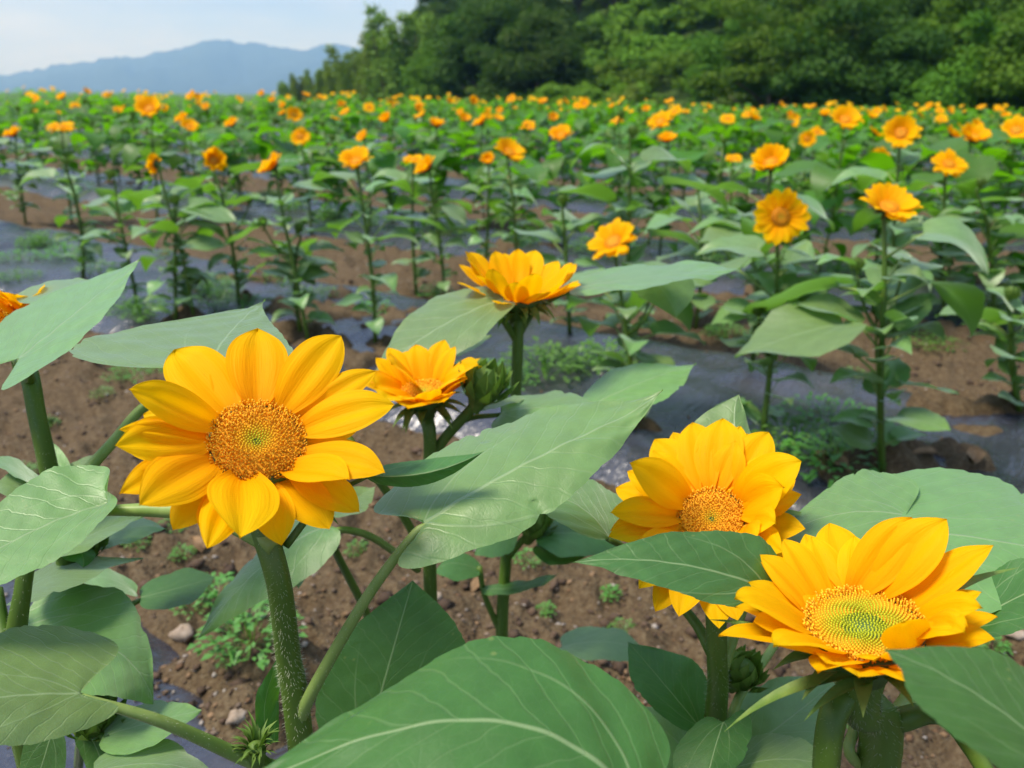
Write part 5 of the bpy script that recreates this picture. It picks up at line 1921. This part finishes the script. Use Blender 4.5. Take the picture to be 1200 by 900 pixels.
hero_leaf(F_, oF, (20, 352, .62), (60, 340, .63), (104, 328, .64), (55, 330, .66), (70, 348, .60), um=.4, lobe=.05, seed=82, nu=22, nv=13)
petiole(F_, oF, [(68, 600, .58), (95, 560, .60), (135, 515, .62), (165, 480, .63), (215, 442, .64)], .0045, .0035, 16, M_PETI, name='branch')
for i, (b, m, t, l, r) in enumerate([
        ((66, 578, .60), (92, 556, .61), (120, 534, .62), (80, 545, .62), (104, 562, .60)),
        ((56, 585, .59), (30, 572, .58), (-10, 575, .57), (26, 552, .60), (32, 592, .56)),
        ((52, 572, .59), (24, 552, .59), (-14, 540, .59), (24, 540, .61), (24, 562, .57)),
        ((80, 560, .60), (60, 530, .62), (42, 512, .62), (48, 536, .62), (74, 530, .62)),
        ((20, 700, .54), (60, 676, .56), (168, 655, .60), (70, 656, .60), (58, 698, .52)),
        ((60, 650, .58), (105, 628, .58), (168, 604, .58), (98, 612, .60), (108, 640, .56)),
        ((100, 640, .62), (140, 622, .62), (195, 620, .62), (140, 608, .65), (140, 640, .60)),
        ((75, 630, .60), (90, 640, .58), (98, 665, .57), (70, 650, .58), (110, 645, .59)),
        ((165, 700, .70), (205, 690, .70), (252, 676, .70), (205, 668, .74), (210, 712, .66)),
        ((160, 695, .70), (128, 678, .70), (95, 690, .70), (128, 666, .72), (126, 692, .68)),
        ((122, 862, .52), (165, 850, .52), (236, 832, .53), (175, 822, .55), (165, 880, .49)),
        ((110, 905, .48), (170, 895, .48), (260, 915, .48), (180, 866, .52), (165, 930, .45)),
        ((28, 735, .56), (108, 748, .54), (180, 824, .53), (135, 690, .59), (72, 806, .49)),
        ((60, 860, .50), (48, 900, .50), (30, 950, .50), (25, 880, .50), (75, 905, .50)),
        ((98, 850, .53), (115, 882, .53), (122, 930, .53), (92, 882, .53), (135, 880, .53))]):
    hero_leaf(F_, oF, b, m, t, l, r, um=.38, lobe=.08, seed=90 + i, nu=34 if i == 12 else 24, nv=19 if i == 12 else 13, mat=M_LEAFD if i in (7, 8, 13, 14) else None)
petiole(F_, oF, [(90, 720, .60), (70, 780, .58), (40, 760, .57), (28, 735, .56)], .0035, .003, 12, M_PETI)
petiole(F_, oF, [(92, 900, .64), (95, 870, .58), (105, 852, .54), (122, 862, .52)], .0035, .003, 12, M_STEM)
bd = obj('flower_bud', BUDS[0], F_); place(bd, P(107, 842, .53) - oF, Vector((0, 0, 1)).rotation_difference(Vector((.3, -.1, 1))), 1.0)
bd = obj('flower_bud', BUDS[1], F_); place(bd, P(100, 640, .60) - oF, Vector((0, 0, 1)).rotation_difference(Vector((.2, -.1, 1))), .8)
petiole(F_, oF, [(92, 735, .62), (140, 715, .68), (165, 700, .70)], .004, .003, 10, M_STEM)
# second stem low at the left edge
oG = base_under(P(20, 820, .50))
G_ = thing('sunflower', 'bare lower stems of a sunflower at the bottom left corner', 'sunflower', oG)
stem_obj('stem', G_, [P(34, 640, .50), P(27, 690, .50), P(18, 760, .51), P(24, 850, .54), oG - Vector((0, 0, .02))], [.005, .005, .0065, .0075, .0085], oG, 24, 12, M_STEM, .05, 300)
petiole(G_, oG, [(12, 800, .52), (2, 740, .54), (-6, 690, .55)], .006, .005, 10, M_STEM, name='branch')

# ------------------------------------------------------------------ air
def haze():
    x0, x1, y0, y1, z0, z1 = -9000, 9000, -6700, 6900, -6, 560
    V = [(x, y, z) for z in (z0, z1) for y in (y0, y1) for x in (x0, x1)]
    F = [(0, 2, 3, 1), (4, 5, 7, 6), (0, 1, 5, 4), (2, 6, 7, 3), (0, 4, 6, 2), (1, 3, 7, 5)]
    m, t, N, L = M_new('haze')
    out = N('OutputMaterial')
    v = N('VolumePrincipled')
    v.inputs['Color'].default_value = (.26, .52, 1.0, 1)
    v.inputs['Absorption Color'].default_value = (1, 1, 1, 1)
    v.inputs['Density'].default_value = 0.00030
    v.inputs['Anisotropy'].default_value = 0.1
    L(v.outputs[0], out.inputs['Volume'])
    o = obj('haze', mesh_from('haze', V, F, m, smooth=False), kind='stuff')
    o['label'] = 'thin blue summer haze in the air'


haze()
